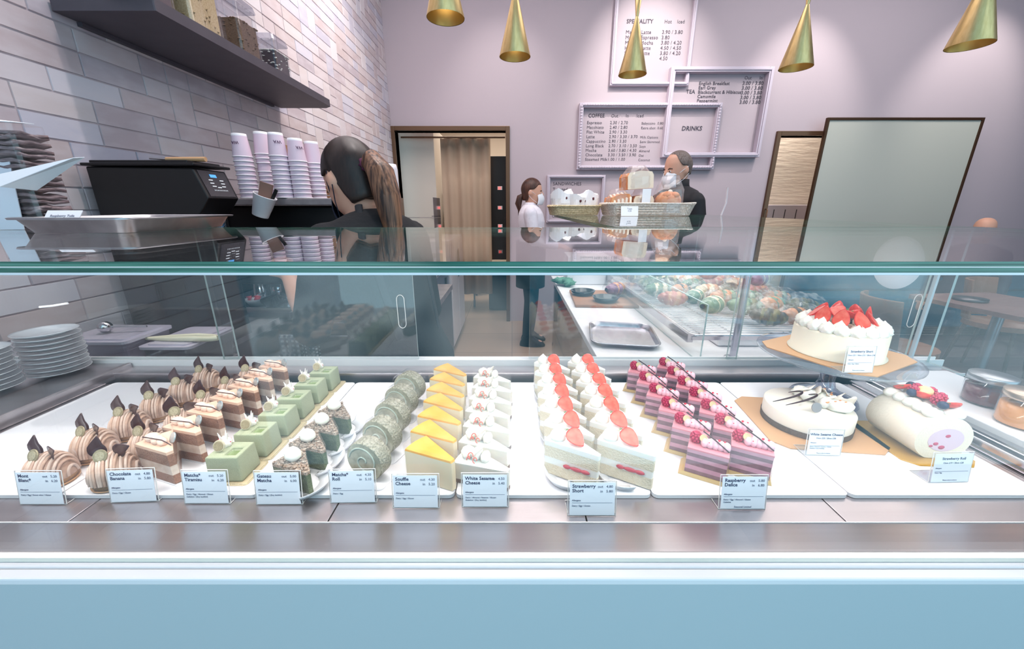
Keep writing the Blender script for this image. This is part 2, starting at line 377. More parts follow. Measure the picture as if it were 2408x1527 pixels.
# glass lid: clear faces with green edges
def glass_box(name, x0, x1, y0, y1, z0, z1, parent, edge=GEDGE, thin='z', g=GLASS, part=cpart):
    mb = MB().box(x0, x1, y0, y1, z0, z1); # faces: bottom, top, front, right, back, left
    e = {'z': [0, 0, 1, 1, 1, 1], 'y': [1, 1, 0, 1, 0, 1], 'x': [1, 1, 1, 0, 1, 0]}[thin]
    mb.m = e; return part(name, mb, [g, edge], parent)
glass_box('glass_lid', CX0, CX1+.005, .3235, .8735, GT-.0042, GT, case)
cpart('lid_seam', MB().box(CX0, CX1, .3237, .331, GT-.0052, GT-.0043), AEDGE)
cpart('front_glass_rim', MB().box(CX0, CX1, .3235, .331, GT-.0093, GT-.0053), GEDGE)
cpart('lid_trim', MB().box(CX0, CX1, .3237, .332, GT-.0115, GT-.0094), ALU)
glass_box('front_glass', CX0, CX1-.04, .3250, .3300, 1.0285, GT-.0118, case, mat('pale_glass_edge', 'b4c6c6', .2), 'y')
glass_box('side_glass', 1.0, 1.006, .342, .860, 1.041, GT-.0046, case, mat('pale_glass_edge', 'b4c6c6', .2), 'x')
cpart('corner_post', MB().box(.964, .9695, .864, .872, 1.03, GT-.0046), mat('frosted_post', 'c4ccd2', .3, .1))
for nm, a, b_, y, hx_ in (('a', -1.33, -.668, .8735, None), ('b', -.700, -.227, .8670, -.258), ('c', .041, .545, .8670, None), ('d', .525, .961, .8735, .945)):
    dr = glass_box('sliding_door', a, b_, y, y+.005, 1.036, GT-.0046, case, mat('pale_glass_edge', 'b4c6c6', .2), 'y', RGLASS)
    if hx_:
        z_ = 1.165; P = [(hx_+.009*math.cos(q)*1.0, y-.0015-.3, z_+.045*(1 if math.sin(q) > 0 else -1)*.62+.012*math.sin(q)) for q in (TAU*i/20 for i in range(20))]
        MB().tube(P, .0008, 6, 0, closed=True).build('handle', AEDGE, dr)
b2 = MB().tube([(-.735, .58, 1.25), (-.715, .58, 1.252), (-.69, .58, 1.256)], .0018, 6)
cpart('door_bracket', b2, ALU)

# white boards the cakes stand on
X = -.8965
for i in range(6):
    mb = MB().prism(rect(0, 0, .2705, .354, .008), -.0055, 0)
    o = mb.build('cake_board', WHITE, None, (X+.1365+i*.2725, .4365+.177, Z0), bevel=.0012)
    tag(o, 'white rectangular display board under ' + ['the mont blancs at the left end', 'the pink topped wedges and the green cakes', 'the matcha rolls and orange topped cheesecakes', 'the strawberry shortcake slices', 'the raspberry bars and the white round cake', 'the fruit topped roll at the right end'][i], 'display board', 'white boards in the display case')

# ------------------------------------------------------------------ pastry builders
def wedge_poly(L=.074, half=R(21), tip=.003, outx=None):
    # tip at +x, rounded outer side at -x ; front cut face runs along -y side
    P = [(L/2, -tip), (L/2, tip)]
    for i in range(7):
        a = half*(1-2*i/6); P.append((L/2-L*math.cos(a), L*math.sin(a)))
    return P
def scaled(P, k, cx=0, cy=0): return [(cx+(x-cx)*k, cy+(y-cy)*k) for x, y in P]
def film_wedge(P, z0, z1, parent, k=1.035):
    n = len(P); mb = MB(); Q = scaled(P, k)
    Q = Q[1:]+Q[:1]
    rs = [[(x, y, z0) for x, y in Q], [(x, y, z1) for x, y in Q]]
    mb.sheet(rs, 0, False)
    return mb.build('plastic_film', FILM, parent)
def layered(P, layers, mats, parent, name, arc=None):
    mb = MB(); n = len(P)
    for z0, z1, mi, k in layers:
        q = scaled(P, k); msk = [mi]*n
        if arc is not None:
            for i in range(2, n-1): msk[i] = arc
        mb.prism(q, z0, z1, msk, mi)
    return mb.build(name, mats, parent)
def blob(mb, c, r, h, mi=0, lobes=6, star=.07, tip=True, twist=1.2):
    x, y, z = c
    pr = [(r*.86, 0), (r, h*.18), (r*.97, h*.34), (r*.78, h*.55), (r*.45, h*.75), (r*.18, h*.9), (r*.04, h)] if tip else [(r*.8, 0), (r, h*.25), (r*.95, h*.55), (r*.65, h*.85), (r*.25, h), (r*.02, h*1.01)]
    old = mb.x; mb.x = old @ Matrix.Translation((x, y, z)); mb.lathe(pr, 24, mi, star, lobes, twist); mb.x = old
def doily(mb, c, r, a0, a1, z=.001, h=.012, mi=0):
    rows = [[], [], []]
    N = 40
    for i in range(N+1):
        a = a0+(a1-a0)*i/N; k = (i % 2)*.0012
        for j, (q, zz) in enumerate(((.55, 0), (.85, 0), (1, h))): rows[j].append((c[0]+(r*q+k*(j > 1))*math.cos(a), c[1]+(r*q+k*(j > 1))*math.sin(a), z+zz+k*j*.5))
    mb.sheet(rows, mi)
def half_berry(mb, L, r, mi_s, mi_c, xf):
    old = mb.x; mb.x = old @ xf
    rs = []; N = 16; prof = [(0, .0), (.05, .55), (.16, .88), (.32, 1), (.52, .92), (.72, .70), (.88, .42), (1, .10)]
    for u, k in prof:
        rs.append([(L*(u-.5), r*k*math.cos(a), r*k*.62*math.sin(a)) for a in (PI*i/(N-1) for i in range(N))])
    mb.rings(rs, mi_s, True, False)
    fl = []
    top = [(L*(u-.5), r*k, 0) for u, k in prof]; bot = [(L*(u-.5), -r*k, 0) for u, k in prof]
    C = .05*L; sc2 = lambda a, k: ((a[0]-C)*k+C, a[1]*k, -.0003)
    t2 = [sc2(a, .90) for a in top]; b2 = [sc2(a, .90) for a in bot]
    mb.sheet([top, t2], mi_s, False); mb.sheet([b2, bot], mi_s, False); mb.sheet([t2, [(a[0], 0, -.0005) for a in t2], b2], mi_c, False)
    # green cap leaves
    for q in range(5):
        a = -1.2+q*.6
        mb.add([(-L/2, 0, .0006), (-L/2-.0035*math.cos(a)-.002, .005*math.sin(a), .0035), (-L/2-.001, .003*math.sin(a)+.001, .001)], [(0, 1, 2)], 2)
    mb.x = old

# --- mont blanc
CHEST = mat('chestnut_cream', 'c8a793', .5, n=(90, .6), col2='94705f', sss=.1)
CHESTD = mat('chestnut_strand', 'dcc3b4', .5, n=(60, .5), col2='b08f7c')
def make_mont():
    t = thing('mont_blanc', '', 'cake')
    MB().lathe([(.022, 0), (.0265, .0015), (.0268, .0035), (.0262, .0035), (.021, .001)], 28, 0).build('gold_disc', GOLD, t)
    b = MB().lathe([(.023, .002), (.0255, .006), (.0262, .010), (.0235, .014)], 24, 0)
    b.build('almond_base', mat('almond_crust', 'a97c50', .8, n=(300, .5), bump=(300, .4)), t)
    d = MB(); H = .043; r0 = .0262
    d.lathe([(r0*math.cos(a), .010+H*.80*math.sin(a)) for a in (PI/2*i/8 for i in range(9))][:-1]+[(.0005, .010+H*.8)], 28, 0)
    rr = random.Random(3)
    for i in range(14):          # piped strands lying in arcs over the dome
        u = -.95+1.9*i/13; P = []; s_ = math.sqrt(1-u*u); rot = .35+rr.uniform(-.07, .07)
        for j in range(13):
            th = .04+(PI-.08)*j/12; x = u*r0*1.02; y = s_*r0*1.04*math.cos(th)+.0; z = .0105+H*.82*s_**.9*math.sin(th)+rr.uniform(-.0003, .0003)
            P.append((x*math.cos(rot)-y*math.sin(rot), x*math.sin(rot)+y*math.cos(rot), z))
        d.tube(P, .0020, 6, 1 if i % 3 else 0)
    d.build('chestnut_cream_dome', [CHEST, CHESTD], t)
    lf = MB()
    for (x, y, yaw, lean, L, wd) in ((-.010, .0, .1, .12, .031, .0095), (.008, .002, -.35, -.80, .030, .0085)):
        old = lf.x; lf.at((x, y, .043), yaw, 0, -lean)
        rows = []
        for u in range(8):
            k = u/7; z = L*k; ww = wd*1.15*math.sin(PI*min(1, (k*.95+.03)**.62))+.0003; cx = .008*max(0, k-.6)*2
            rows.append([(cx+ww*v, .0025*(1-abs(v))*math.sin(PI*k)+(.004*max(0, k-.6)), z) for v in (-1, -.5, 0, .5, 1)])
        lf.sheet(rows); lf.x = Matrix()
    lf.build('chocolate_leaf', CHOC, t, solid=.0012)
    bd = MB().at((-.002, -.009, .049), 0, R(66)).lathe([(.0088, -.0008), (.0092, 0), (.0088, .0008)], 24, 0).at((-.002, -.0097, .0494), 0, R(66)).lathe([(.006, -.0003), (.006, .0004)], 24, 1)
    b_ = bd.build('gold_badge', [GOLDD, mat('gold_badge_face', 'a4987c', .5, .2, n=(500, .7), col2='c4b99c')], t)
    mb = MB(); rows = []
    for i in range(15):
        a = -2.4+i*.33; rows.append((.0285*math.cos(a), .0285*math.sin(a)))
    mb.sheet([[(x, y, .004) for x, y in rows], [(x, y, .034) for x, y in rows]]); mb.build('plastic_film', FILM, t)
    return t
side = ['left', 'right']
proto = make_mont(); first = True
for c, (x, ys) in enumerate(((-.659, (.464, .760)), (-.569, (.464, .765)))):
    for i in range(6):
        y = ys[0]+(ys[1]-ys[0])*i/5
        lab = '%s mont blanc from the front in the %s row, chocolate leaves on top' % (['first', 'second', 'third', 'fourth', 'fifth', 'last'][i], ['wall-side', 'inner'][c])
        loc = (x+rnd.uniform(-.003, .003), y, Z0+.0003); rz = rnd.uniform(-.25, .25)
        if first: o = proto; o.location = loc; o.rotation_euler.z = rz; o['label'] = lab; first = False
        else: o = dup(proto, loc, rz, lab)
        o['group'] = 'mont blancs in two rows'

def row(proto, x, y0, y1, n, rz, lab, group, jx=.002, jr=.05, x1=None):
    for i in range(n):
        k = i/(n-1); y = y0+(y1-y0)*k; X_ = x+((x1-x) if x1 is not None else 0)*k+rnd.uniform(-jx, jx)
        L = lab % (['first', 'second', 'third', 'fourth', 'fifth', 'sixth', 'last'][i if i < n-1 else 6])
        a = rz+rnd.uniform(-jr, jr)
        o = proto if (i == 0 and not proto.get('used')) else dup(proto, (X_, y, Z0+.0003), a, L)
        if o is proto: proto['used'] = 1; o.location = (X_, y, Z0+.0003); o.rotation_euler.z = a; o['label'] = L
        o['group'] = group
# --- chocolate banana: pink topped wedges
PEACH = mat('peach_glaze', 'f3c9b0', .3, coat=.4); PEACHC = mat('peach_cream', 'f4d2c0', .4, sss=.2)
BROWNS = mat('cocoa_sponge', 'a97b66', .8, n=(400, .5), bump=(400, .5)); MOUSSE = mat('milk_mousse', 'e9d6c8', .5, n=(80, .5), col2='c9a890')
def make_banana():
    t = thing('chocolate_banana_slice', '', 'cake'); P = wedge_poly(.068, R(19), .004)
    layered(P, [(.002, .016, 0, 1), (.016, .031, 1, .985), (.031, .049, 0, 1), (.049, .0535, 2, 1.0)], [BROWNS, MOUSSE, PEACH], t, 'cake_layers')
    MB().prism(scaled(P, 1.10), 0, .0012).build('paper_base', PAPER, t)
    c = MB()
    for i, (x, y, r) in enumerate(((-.022, -.003, .0095), (-.008, -.001, .0085), (.004, .001, .0065))): c.ell((x, y, .0575), (r*1.25, r*.95, .0065), 0, 14, 8, .25)
    c.build('peach_cream', PEACHC, t)
    MB().tube([(-.016, -.014, .066), (.010, .0, .063), (.021, .006, .0555)], .0008, 6).build('chocolate_stick', CHOC, t)
    b = MB().at((.008, .012, .0595), 0, R(62)).lathe([(.0078, -.0009), (.0082, 0), (.0078, .0009)], 24, 0)
    b.build('clear_badge', mat('pearl_badge', 'a9b4b8', .12, .3, coat=1), t)
    film_wedge(P, .001, .066, t); return t
row(make_banana(), -.503, .478, .758, 7, R(-32), '%s peach topped chocolate wedge from the front, between mont blancs and green cakes', 'peach topped chocolate wedges')
# --- matcha tiramisu
MATCHA = mat('matcha_velvet', 'a8ae92', .9, n=(500, .25), col2='969d80', bump=(700, .2))
def make_tira():
    t = thing('matcha_cake', '', 'cake')
    tr = MB().prism(rect(.001, 0, .066, .056, .006), 0, .0012)
    for i in range(34):
        for sgn in (-1, 1):
            tr.ell((-.030+i*.00185, sgn*.0262, .0016), (.0007, .0007, .0007), 1, 6, 4)
    for i in range(26): tr.ell((.0325, -.024+i*.0019, .0016), (.0007, .0007, .0007), 1, 6, 4)
    tr.build('gold_tray', [mat('gold_tray_card', 'd8c6a4', .35, .3), mat('gold_bead', 'e8dcc0', .2, .6)], t)
    b = MB(); hw, hd, H = .0245, .0215, .041; k = .94
    lo = [(-hw, -hd), (hw, -hd), (hw, hd), (-hw, hd)]; up = [(x*k, y*k) for x, y in lo]
    x0, x1, y0, y1 = -.001, .0165, -.013, .006; dz = .005
    vs = [(x, y, .0013) for x, y in lo]+[(x, y, H) for x, y in up]+[(x0, y0, H), (x1, y0, H), (x1, y1, H), (x0, y1, H)]+[(x0+.001, y0+.001, H-dz), (x1-.001, y0+.001, H-dz), (x1-.001, y1-.001, H-dz), (x0+.001, y1-.001, H-dz)]
    fs = [(0, 3, 2, 1)]+[(i, (i+1) % 4, 4+(i+1) % 4, 4+i) for i in range(4)]+[(4+i, 4+(i+1) % 4, 8+(i+1) % 4, 8+i) for i in range(4)]+[(8+i, 8+(i+1) % 4, 12+(i+1) % 4, 12+i) for i in range(4)]+[(12, 13, 14, 15)]
    b.add(vs, fs, [0]*(len(fs)-1)+[1], True)
    b.s = [True]*len(b.f)
    o = b.build('matcha_body', [MATCHA, mat('matcha_sauce', '7d8f60', .25, coat=.4)], t, bevel=.0025, seg=3)
    m_ = MB().at((-.014, .010, H)); blob(m_, (0, 0, 0), .0095, .016, 0, 5, .12)
    for q in range(4): m_.tube([(.004*math.cos(q*1.6), .004*math.sin(q*1.6), .010), (.007*math.cos(q*1.6), .007*math.sin(q*1.6), .021)], [.002, .0004], 6, 0)
    for q in range(6): m_.ell((.0085*math.cos(q), .0085*math.sin(q), .006+.001*q), (.0012, .0012, .0008), 1, 6, 4)
    m_.build('meringue', [mat('white_meringue', 'f6efe9', .6), mat('freeze_dried_berry', 'd8405a', .7)], t)
    MB().at((-.011, -.0045, H+.0088), 0, R(68)).lathe([(.0082, -.0010), (.0087, 0), (.0082, .0010)], 24, 0).at((-.011, -.0058, H+.0092), 0, R(68)).lathe([(.0068, -.0002), (.0068, .0006)], 24, 1).build('gold_badge', [mat('cream_badge', 'cbbfa6', .4), mat('gold_badge_dull', 'b5a383', .4, .3, n=(500, .6), col2='8f7f60')], t)
    return t
row(make_tira(), -.410, .482, .768, 6, R(0), '%s pale green square matcha cake from the front, white meringue and round badge', 'green matcha cakes in a row', jr=.02)
# --- gateau matcha
DMAT = mat('matcha_sponge', '5f6a52', .85, n=(160, .6), col2='7f8a70', bump=(400, .5)); CRUM = mat('crumble_topping', 'b3947e', .85, n=(260, .7), col2='ecdfd2', bump=(300, 1))
def make_gateau():
    t = thing('gateau_matcha_slice', '', 'cake'); P = wedge_poly(.062, R(21), .003)
    d = MB(); doily(d, (.004, .0), .040, -.5, 1.9, .001, .009); d.build('paper_doily', PAPER, t, solid=.0003)
    layered(P, [(.0015, .031, 0, 1), (.031, .036, 1, 1.0)], [DMAT, CRUM], t, 'cake_layers')
    cr = MB(); rr = random.Random(5)
    for i in range(70):
        a = rr.uniform(-R(22), R(22)); q = rr.uniform(.1, .97)*.062
        cr.ell((.031-q*math.cos(a), q*math.sin(a), .037), (rr.uniform(.0012, .0028),)*2+(.0016,), 0, 6, 4, .8)
    cr.build('crumble', CRUM, t)
    MB().ell((-.011, 0, .0455), (.0135, .0105, .0098), 0, 18, 12, .12).build('cream_quenelle', CREAM, t)
    film_wedge(P, .001, .044, t); return t
row(make_gateau(), -.303, .458, .600, 4, R(-36), '%s dark matcha wedge from the front, white cream egg on crumbs', 'gateau matcha wedges')
# --- matcha roll
ROLLO = mat('matcha_roll_skin', 'a19c86', .9, n=(330, .9), col2='d2cdb9', bump=(330, .9)); ROLLF = mat('matcha_roll_face', '8f8c7a', .8, n=(70, .8), col2='c2bdac')
def make_roll():
    t = thing('matcha_roll_slice', '', 'cake'); r, hw = .0305, .0115
    MB().prism(rect(0, 0, .066, .044, .008), 0, .001).build('paper_base', PAPER, t)
    mb = MB(); N = 36
    prof = [(r*.96, -hw), (r, -hw*.85), (r, hw*.85), (r*.96, hw)]
    rs = [[(q*math.cos(a), y, .033+q*math.sin(a)*.99) for a in (TAU*i/N for i in range(N))] for q, y in prof]
    mb.rings(rs, 0, True, False)
    mb.add([p for p in rs[0]], [tuple(range(N-1, -1, -1))], 1); mb.add([p for p in rs[-1]], [tuple(range(N))], 1)
    mb.build('rolled_sponge', [ROLLO, ROLLF], t)
    sp = MB(); P = [((.003+.0024*a)*math.cos(a), -hw-.0002, .033+(.003+.0024*a)*math.sin(a)) for a in (i*.3 for i in range(32))]
    sp.tube(P, .0012, 6, 0); sp.build('cream_spiral', mat('pale_matcha_cream', 'b4bcb0', .6), t)
    f_ = MB(); A = [(.0335*math.cos(a), .034+.033*math.sin(a)) for a in (-.9+i*.2 for i in range(26))]
    f_.sheet([[(x, -hw-.003, z) for x, z in A if z > .002], [(x, hw+.003, z) for x, z in A if z > .002]]); f_.build('plastic_film', FILM, t)
    return t
row(make_roll(), -.207, .474, .704, 5, R(-20), '%s upright round matcha roll slice from the front, coated in green crumbs', 'matcha roll slices')
# --- souffle cheese
CHE = mat('cheesecake', 'f3e2c4', .6, sss=.2, n=(20, .25), col2='e3cfae'); ORA = mat('caramelised_orange_top', 'f2a93b', .35, n=(30, .55), col2='f9cf74', coat=.3)
def make_souffle():
    t = thing('souffle_cheesecake_slice', '', 'cake'); P = wedge_poly(.078, R(15.5), .004)
    mb = MB(); q = len(P)
    mb.prism(P, .001, .046, 0, 0); mb.prism(scaled(P, 1.0), .046, .049, 1, 1, top=scaled(P, .97))
    mb.build('cake_body', [CHE, ORA], t, bevel=.001)
    film_wedge(P, .001, .056, t, 1.03); return t
row(make_souffle(), -.112, .468, .748, 7, R(-36), '%s soft cheesecake wedge from the front, glossy orange top', 'orange topped souffle cheesecakes', x1=-.125)
# --- white sesame cheese slices
WCH = mat('white_cheesecake', 'f3ebdf', .5, sss=.2); GRC = mat('grey_biscuit', '8d7a74', .8, n=(400, .5)); SWIRL = mat('red_swirl', 'e0604e', .6); WCHOC = mat('white_chocolate', 'fbeee0', .35)
def make_sesame():
    t = thing('white_sesame_slice', '', 'cake'); P = wedge_poly(.080, R(16), .004)
    layered(P, [(.001, .007, 0, 1), (.007, .032, 1, 1), (.032, .0335, 2, 1)], [GRC, WCH, CREAM], t, 'cake_layers')
    c = MB(); c.ell((-.027, .0, .041), (.009, .0115, .0085), 0, 14, 9, .2); c.ell((-.012, .002, .042), (.007, .011, .010), 0, 14, 9, .2); c.ell((.001, .003, .040), (.0065, .009, .009), 0, 14, 9, .15)
    c.build('cream_quenelles', CREAM, t)
    w_ = MB(); rows = []
    for i in range(7):
        u = i/6; rows.append([(-.013+.006*v+.004*math.sin(u*3), -.010+.022*u, .038+.015*v+.004*math.sin(u*PI)) for v in (0, .5, 1)])
    w_.sheet(rows, 0)
    for (cx, cz, rr_, a1) in ((-.004, .046, .004, 4.5), (.003, .041, .003, 5), (-.008, .040, .0025, 4)):
        w_.tube([(cx-.010+rr_*math.cos(a), -.0125+.002*math.sin(a), cz+rr_*math.sin(a)) for a in (i*a1/10 for i in range(11))], .0004, 5, 1)
    w_.build('white_chocolate_curl', [WCHOC, SWIRL], t, solid=.0006)
    film_wedge(P, .001, .046, t, 1.03); return t
row(make_sesame(), -.038, .464, .745, 7, R(-30), '%s white cheesecake wedge from the front, topped with red swirled chocolate', 'white sesame cheesecake slices')
# --- strawberry short
SHC = mat('shortcake_cream', 'fdf9f2', .45, sss=.2)
def make_short():
    t = thing('strawberry_shortcake_slice', '', 'cake'); P = wedge_poly(.080, R(15), .003)
    d = MB(); doily(d, (-.004, -.004), .036, -3.1, -.5, .001, .010); d.build('paper_doily', PAPER, t, solid=.0003)
    layered(P, [(.0015, .019, 0, 1), (.019, .030, 1, .99), (.030, .048, 0, 1), (.048, .056, 1, 1.012)], [SPONGE, SHC], t, 'cake_layers', arc=1)
    fr = MB()
    for u, L in ((.30, .010), (.62, .007), (-.05, .006)):   # strawberries cut through in the middle layer
        x = .039-.0775*(1-u)*.5; half = .0785*(1-(x+.04)/.08)*0
        ax = (.08/2-x); y = -ax*math.tan(R(15)); fr.at((x, y-.0040, .0245), R(15), 0, 0).ell((0, 0, 0), (L, .002, .0032), 0, 10, 6)
    fr.at(); fr.build('strawberry_filling', mat('berry_filling', 'c25a68', .45), t)
    c = MB(); blob(c, (-.026, -.005, .056), .0115, .0195, 0, 3, .02, True, .4); c.build('cream_kiss', CREAM, t)
    b = MB(); half_berry(b, .031, .0115, 1, 0, Matrix.Translation((.002, -.001, .0675)) @ Matrix.Rotation(-.15, 4, 'Z') @ Matrix.Rotation(R(26), 4, 'Y') @ Matrix.Rotation(PI+.6, 4, 'X'))
    b.build('strawberry_half', [REDIN, RED, LEAFG], t)
    film_wedge(P, .001, .058, t, 1.03); return t
sh = make_short()
row(sh, .090, .474, .760, 7, R(-44), '%s strawberry shortcake slice from the front, row beside the white cheesecakes', 'strawberry shortcakes', jr=.04)
row(sh, .164, .474, .762, 7, R(-44), '%s strawberry shortcake slice from the front, row next to the raspberry bars', 'strawberry shortcakes', jr=.04)
# --- raspberry delice
RPK = mat('raspberry_glaze', 'e3939e', .3, coat=.5); RMOU = mat('raspberry_mousse', 'dcaaba', .5, n=(60, .6), col2='c48ba4'); RCAKE = mat('raspberry_cocoa_sponge', '96767e', .8, n=(200, .6), col2='7d5a64'); PCREAM = mat('pink_cream', 'f0c4cf', .42, sss=.15); REDD = mat('red_crispy', 'd8233f', .4); ALM = mat('almond_flake', 'dcc89a', .6)
def make_delice():
    t = thing('raspberry_delice', '', 'cake'); L, Wd = .053, .034; P = rect(0, 0, L, Wd)
    g = MB().prism(scaled(rect(-.002, 0, L+.012, Wd+.006), 1), 0, .0055, top=rect(-.001, 0, L+.006, Wd+.003)); g.build('gold_board', mat('gold_board_pale', 'dcc090', .35, .3), t)
    z = .0056; ly = []
    for h, mi, k in ((.006, 2, 1), (.007, 1, 1), (.008, 2, .99), (.006, 1, 1), (.006, 2, .99), (.005, 1, 1), (.0025, 0, 1.01)): ly.append((z, z+h, mi, k)); z += h
    layered(P, ly, [RPK, RMOU, RCAKE], t, 'cake_layers')
    r_ = MB(); rr = random.Random(8); cx, cy_, cz = -.018, .004, z+.0075
    r_.ell((cx, cy_, cz), (.0072, .0072, .0076), 0, 12, 8)
    for j in range(5):
        for i in range(9):
            a = TAU*(i+.5*(j % 2))/9; th = .45+j*.5; r_.ell((cx+.0073*math.sin(th)*math.cos(a), cy_+.0073*math.sin(th)*math.sin(a), cz+.0077*math.cos(th)), (.0021,)*3, 0, 6, 5)
    r_.build('raspberry', RASP, t)
    c = MB()
    for i in range(5):
        c.ell((-.006+i*.0070, -.001, z+.0055), (.0056, .0088-.0005*i, .0074), 0, 14, 9, .12)
    c.build('pink_cream', PCREAM, t)
    s_ = MB().tube([(-.010, -.002, z+.023), (.006, -.005, z+.0155), (.026, -.008, z+.003)], .0011, 5); s_.build('chocolate_stick', CHOC, t)
    a_ = MB().at((-.0085, -.003, z+.0125), .3, R(70)).lathe([(.0052, -.0004), (.0055, 0), (.0052, .0004)], 12, 0); a_.build('almond_flake', ALM, t)
    q_ = MB()
    for p in ((.000, -.006, z+.009), (.012, .002, z+.012), (.019, .004, z+.010)): q_.ell(p, (.0021, .0021, .0017), 0, 8, 5)
    q_.build('crispy_raspberry', REDD, t)
    f_ = MB(); k = 1.07
    Q = [(-L/2*k, Wd/2*k), (-L/2*k, -Wd/2*k), (L/2*k, -Wd/2*k), (L/2*k, Wd/2*k), (-L/2*k, Wd/2*k)]
    f_.sheet([[(x, y, .0058) for x, y in Q], [(x, y, z+.0035) for x, y in Q]], 0, False); f_.build('plastic_film', FILM, t)
    return t
dl = make_delice()
row(dl, .288, .482, .752, 6, R(-27), '%s raspberry bar from the front, in the row nearer the shortcakes', 'raspberry bars', x1=.279)
row(dl, .351, .486, .772, 7, R(-27), '%s raspberry bar from the front, in the row nearer the big cakes', 'raspberry bars', x1=.347)

# ------------------------------------------------------------------ price cards
BLUEISH = mat('card_paper', 'e9eef8', .6)
def price_card(loc, rz, lean, w_, h, title, price, small, lab, big=False, foot=None):
    t = thing('price_card', lab, 'price card', loc, rz, 'price cards')
    X = Matrix.Rotation(-lean, 4, 'X'); mb = MB(); mb.x = X
    mb.box(-w_/2-.001, w_/2+.001, -.001, .001, 0, h+.001); mb.x = Matrix(); mb.box(-w_/2-.001, w_/2+.001, 0, .026, 0, .0012)
    mb.build('acrylic_stand', ACRY, t)
    e = MB(); e.x = X; r = .0004
    for a, b_ in (((-w_/2-.001, 0, 0), (-w_/2-.001, 0, h+.001)), ((w_/2+.001, 0, 0), (w_/2+.001, 0, h+.001)), ((-w_/2-.001, 0, h+.001), (w_/2+.001, 0, h+.001)), ((-w_/2-.001, 0, 0), (w_/2+.001, 0, 0))): e.tube([a, b_], .00055, 5)
    e.x = Matrix(); e.tube([(-w_/2-.001, 0, .0006), (-w_/2-.001, .026, .0006), (w_/2+.001, .026, .0006), (w_/2+.001, 0, .0006)], .0004, 5)
    e.build('stand_edge', AEDGE, t)
    c = MB(); c.x = X; c.box(-w_/2+.001, w_/2-.001, -.0015, -.0011, .0012, h-.001); c.build('card', BLUEISH, t)
    def T(nm, body, size, x, z, al='LEFT', m_=INK, bold=0, line=1.0, sp=1.0):
        text(nm, body, size, X @ Matrix.Translation((x, -.0017, z)) @ Matrix.Rotation(PI/2, 4, 'X'), m_, t, al, bold, sp, line=line)
    l = -w_/2+.004; rgt = w_/2-.004
    if not big:
        T('title_lettering', title, .0066, l, h*.83, bold=.00009, line=.95)
        T('price_lettering', price, .0050, rgt, h*.83, 'RIGHT', INKG, line=1.3)
        T('allergen_lettering', 'Allergens', .0030, l, h*.44, m_=INKG, bold=.00004)
        T('ingredient_lettering', small, .0030, l, h*.28, m_=INKG, line=1.2)
        if foot: T('footer_lettering', foot, .0034, 0, h*.06, 'CENTER', INKG)
    else:
        T('title_lettering', title, .0054, 0, h*.78, 'CENTER', bold=.00006)
        T('price_lettering', price, .0034, 0, h*.65, 'CENTER', INK)
        T('allergen_lettering', 'Allergens', .0024, l, h*.48, m_=INKG)
        T('ingredient_lettering', small, .0024, l, h*.33, m_=INKG, line=1.2)
        T('footer_lettering', foot, .0022, 0, h*.08, 'CENTER', INKG)
    ln = MB(); ln.x = X; ln.box(l, rgt, -.0017, -.0015, h*.385, h*.385+.0003); ln.build('rule_line', INKG, t)
    return t
cards = [
 (103, 1186, 0, 'Mont\nBlanc*', 'out   5.20\nin   6.20', 'Dairy / Egg / Sweet wine / Gluten', None),
 (318, 1180, .05, 'Chocolate\nBanana', 'out   4.80\nin   5.80', 'Dairy / Egg / Gluten', None),
 (489, 1184, 0, 'Matcha*\nTiramisu', 'out   5.20\nin   6.20', 'Dairy / Egg / Almond / Gluten\nGelatine / (Soy lecithin)', None),
 (658, 1186, .01, 'Gateau\nMatcha', 'out   5.00\nin   6.00', 'Dairy / Egg / (Soy lecithin)', None),
 (832, 1182, .02, 'Matcha*\nRoll', 'out   4.30\nin   5.10', 'Dairy / Egg', None),
 (979, 1194, .0, 'Souffle\nCheese', 'out   4.30\nin   5.20', 'Dairy / Egg / Gluten', None),
 (1141, 1192, 0, 'White Sesame\nCheese', 'out   4.50\nin   5.40', 'Dairy / Almond / Sesame / Gluten\nGelatine / (Soy lecithin)', None),
 (1391, 1212, 0, 'Strawberry\nShort', 'out   4.80\nin   5.80', 'Dairy / Egg / Gluten', None),
 (1744, 1197, .0, 'Raspberry\nDelice', 'out   5.80\nin   6.80', 'Dairy / Egg / Almond / Gluten\nGelatine', 'Seasonal Limited')]
for px, py, rz, ti, pr, sm, ft in cards:
    p = pz(px, py, SD+.0004); p.z = SD+.0004
    price_card(p, rz, -.30 if 0 else .16, .0605, .0475, ti, pr, sm, 'small white price card on the steel deck reading ' + ti.replace('\n', ' ').replace('*', ''), foot=ft)
# ------------------------------------------------------------------ big cakes on the right
def strawberry_on(mb, x, y, z, L, r, rz, tilt=.6):
    half_berry(mb, L, r, 1, 0, Matrix.Translation((x, y, z)) @ Matrix.Rotation(rz, 4, 'Z') @ Matrix.Rotation(tilt, 4, 'Y') @ Matrix.Rotation(PI, 4, 'X') @ Matrix.Rotation(-.5, 4, 'X'))
sp_ = pz(1948, 940, Z0); SX, SY = .638, .712
st = thing('cake_stand', 'clear glass pedestal cake stand under the round strawberry cake', 'cake stand', (SX, SY, Z0+.0003))
MB().lathe([(.058, 0), (.060, .003), (.055, .010), (.035, .018), (.018, .028), (.013, .045), (.014, .065), (.030, .085), (.045, .0965)], 40, 0, cap=True).build('pedestal', thin_glass('thick_glass', (.70, .72, .80), .18, .9, .02), st)
MB().lathe([(.02, .0972), (.125, .0972), (.131, .101), (.131, .1035), (.126, .1015), (.001, .1005)], 56, 0, cap=False).build('plate', thin_glass('plate_glass', (.90, .91, .95), .10, .9, .02), st)
tz = Z0+.1045
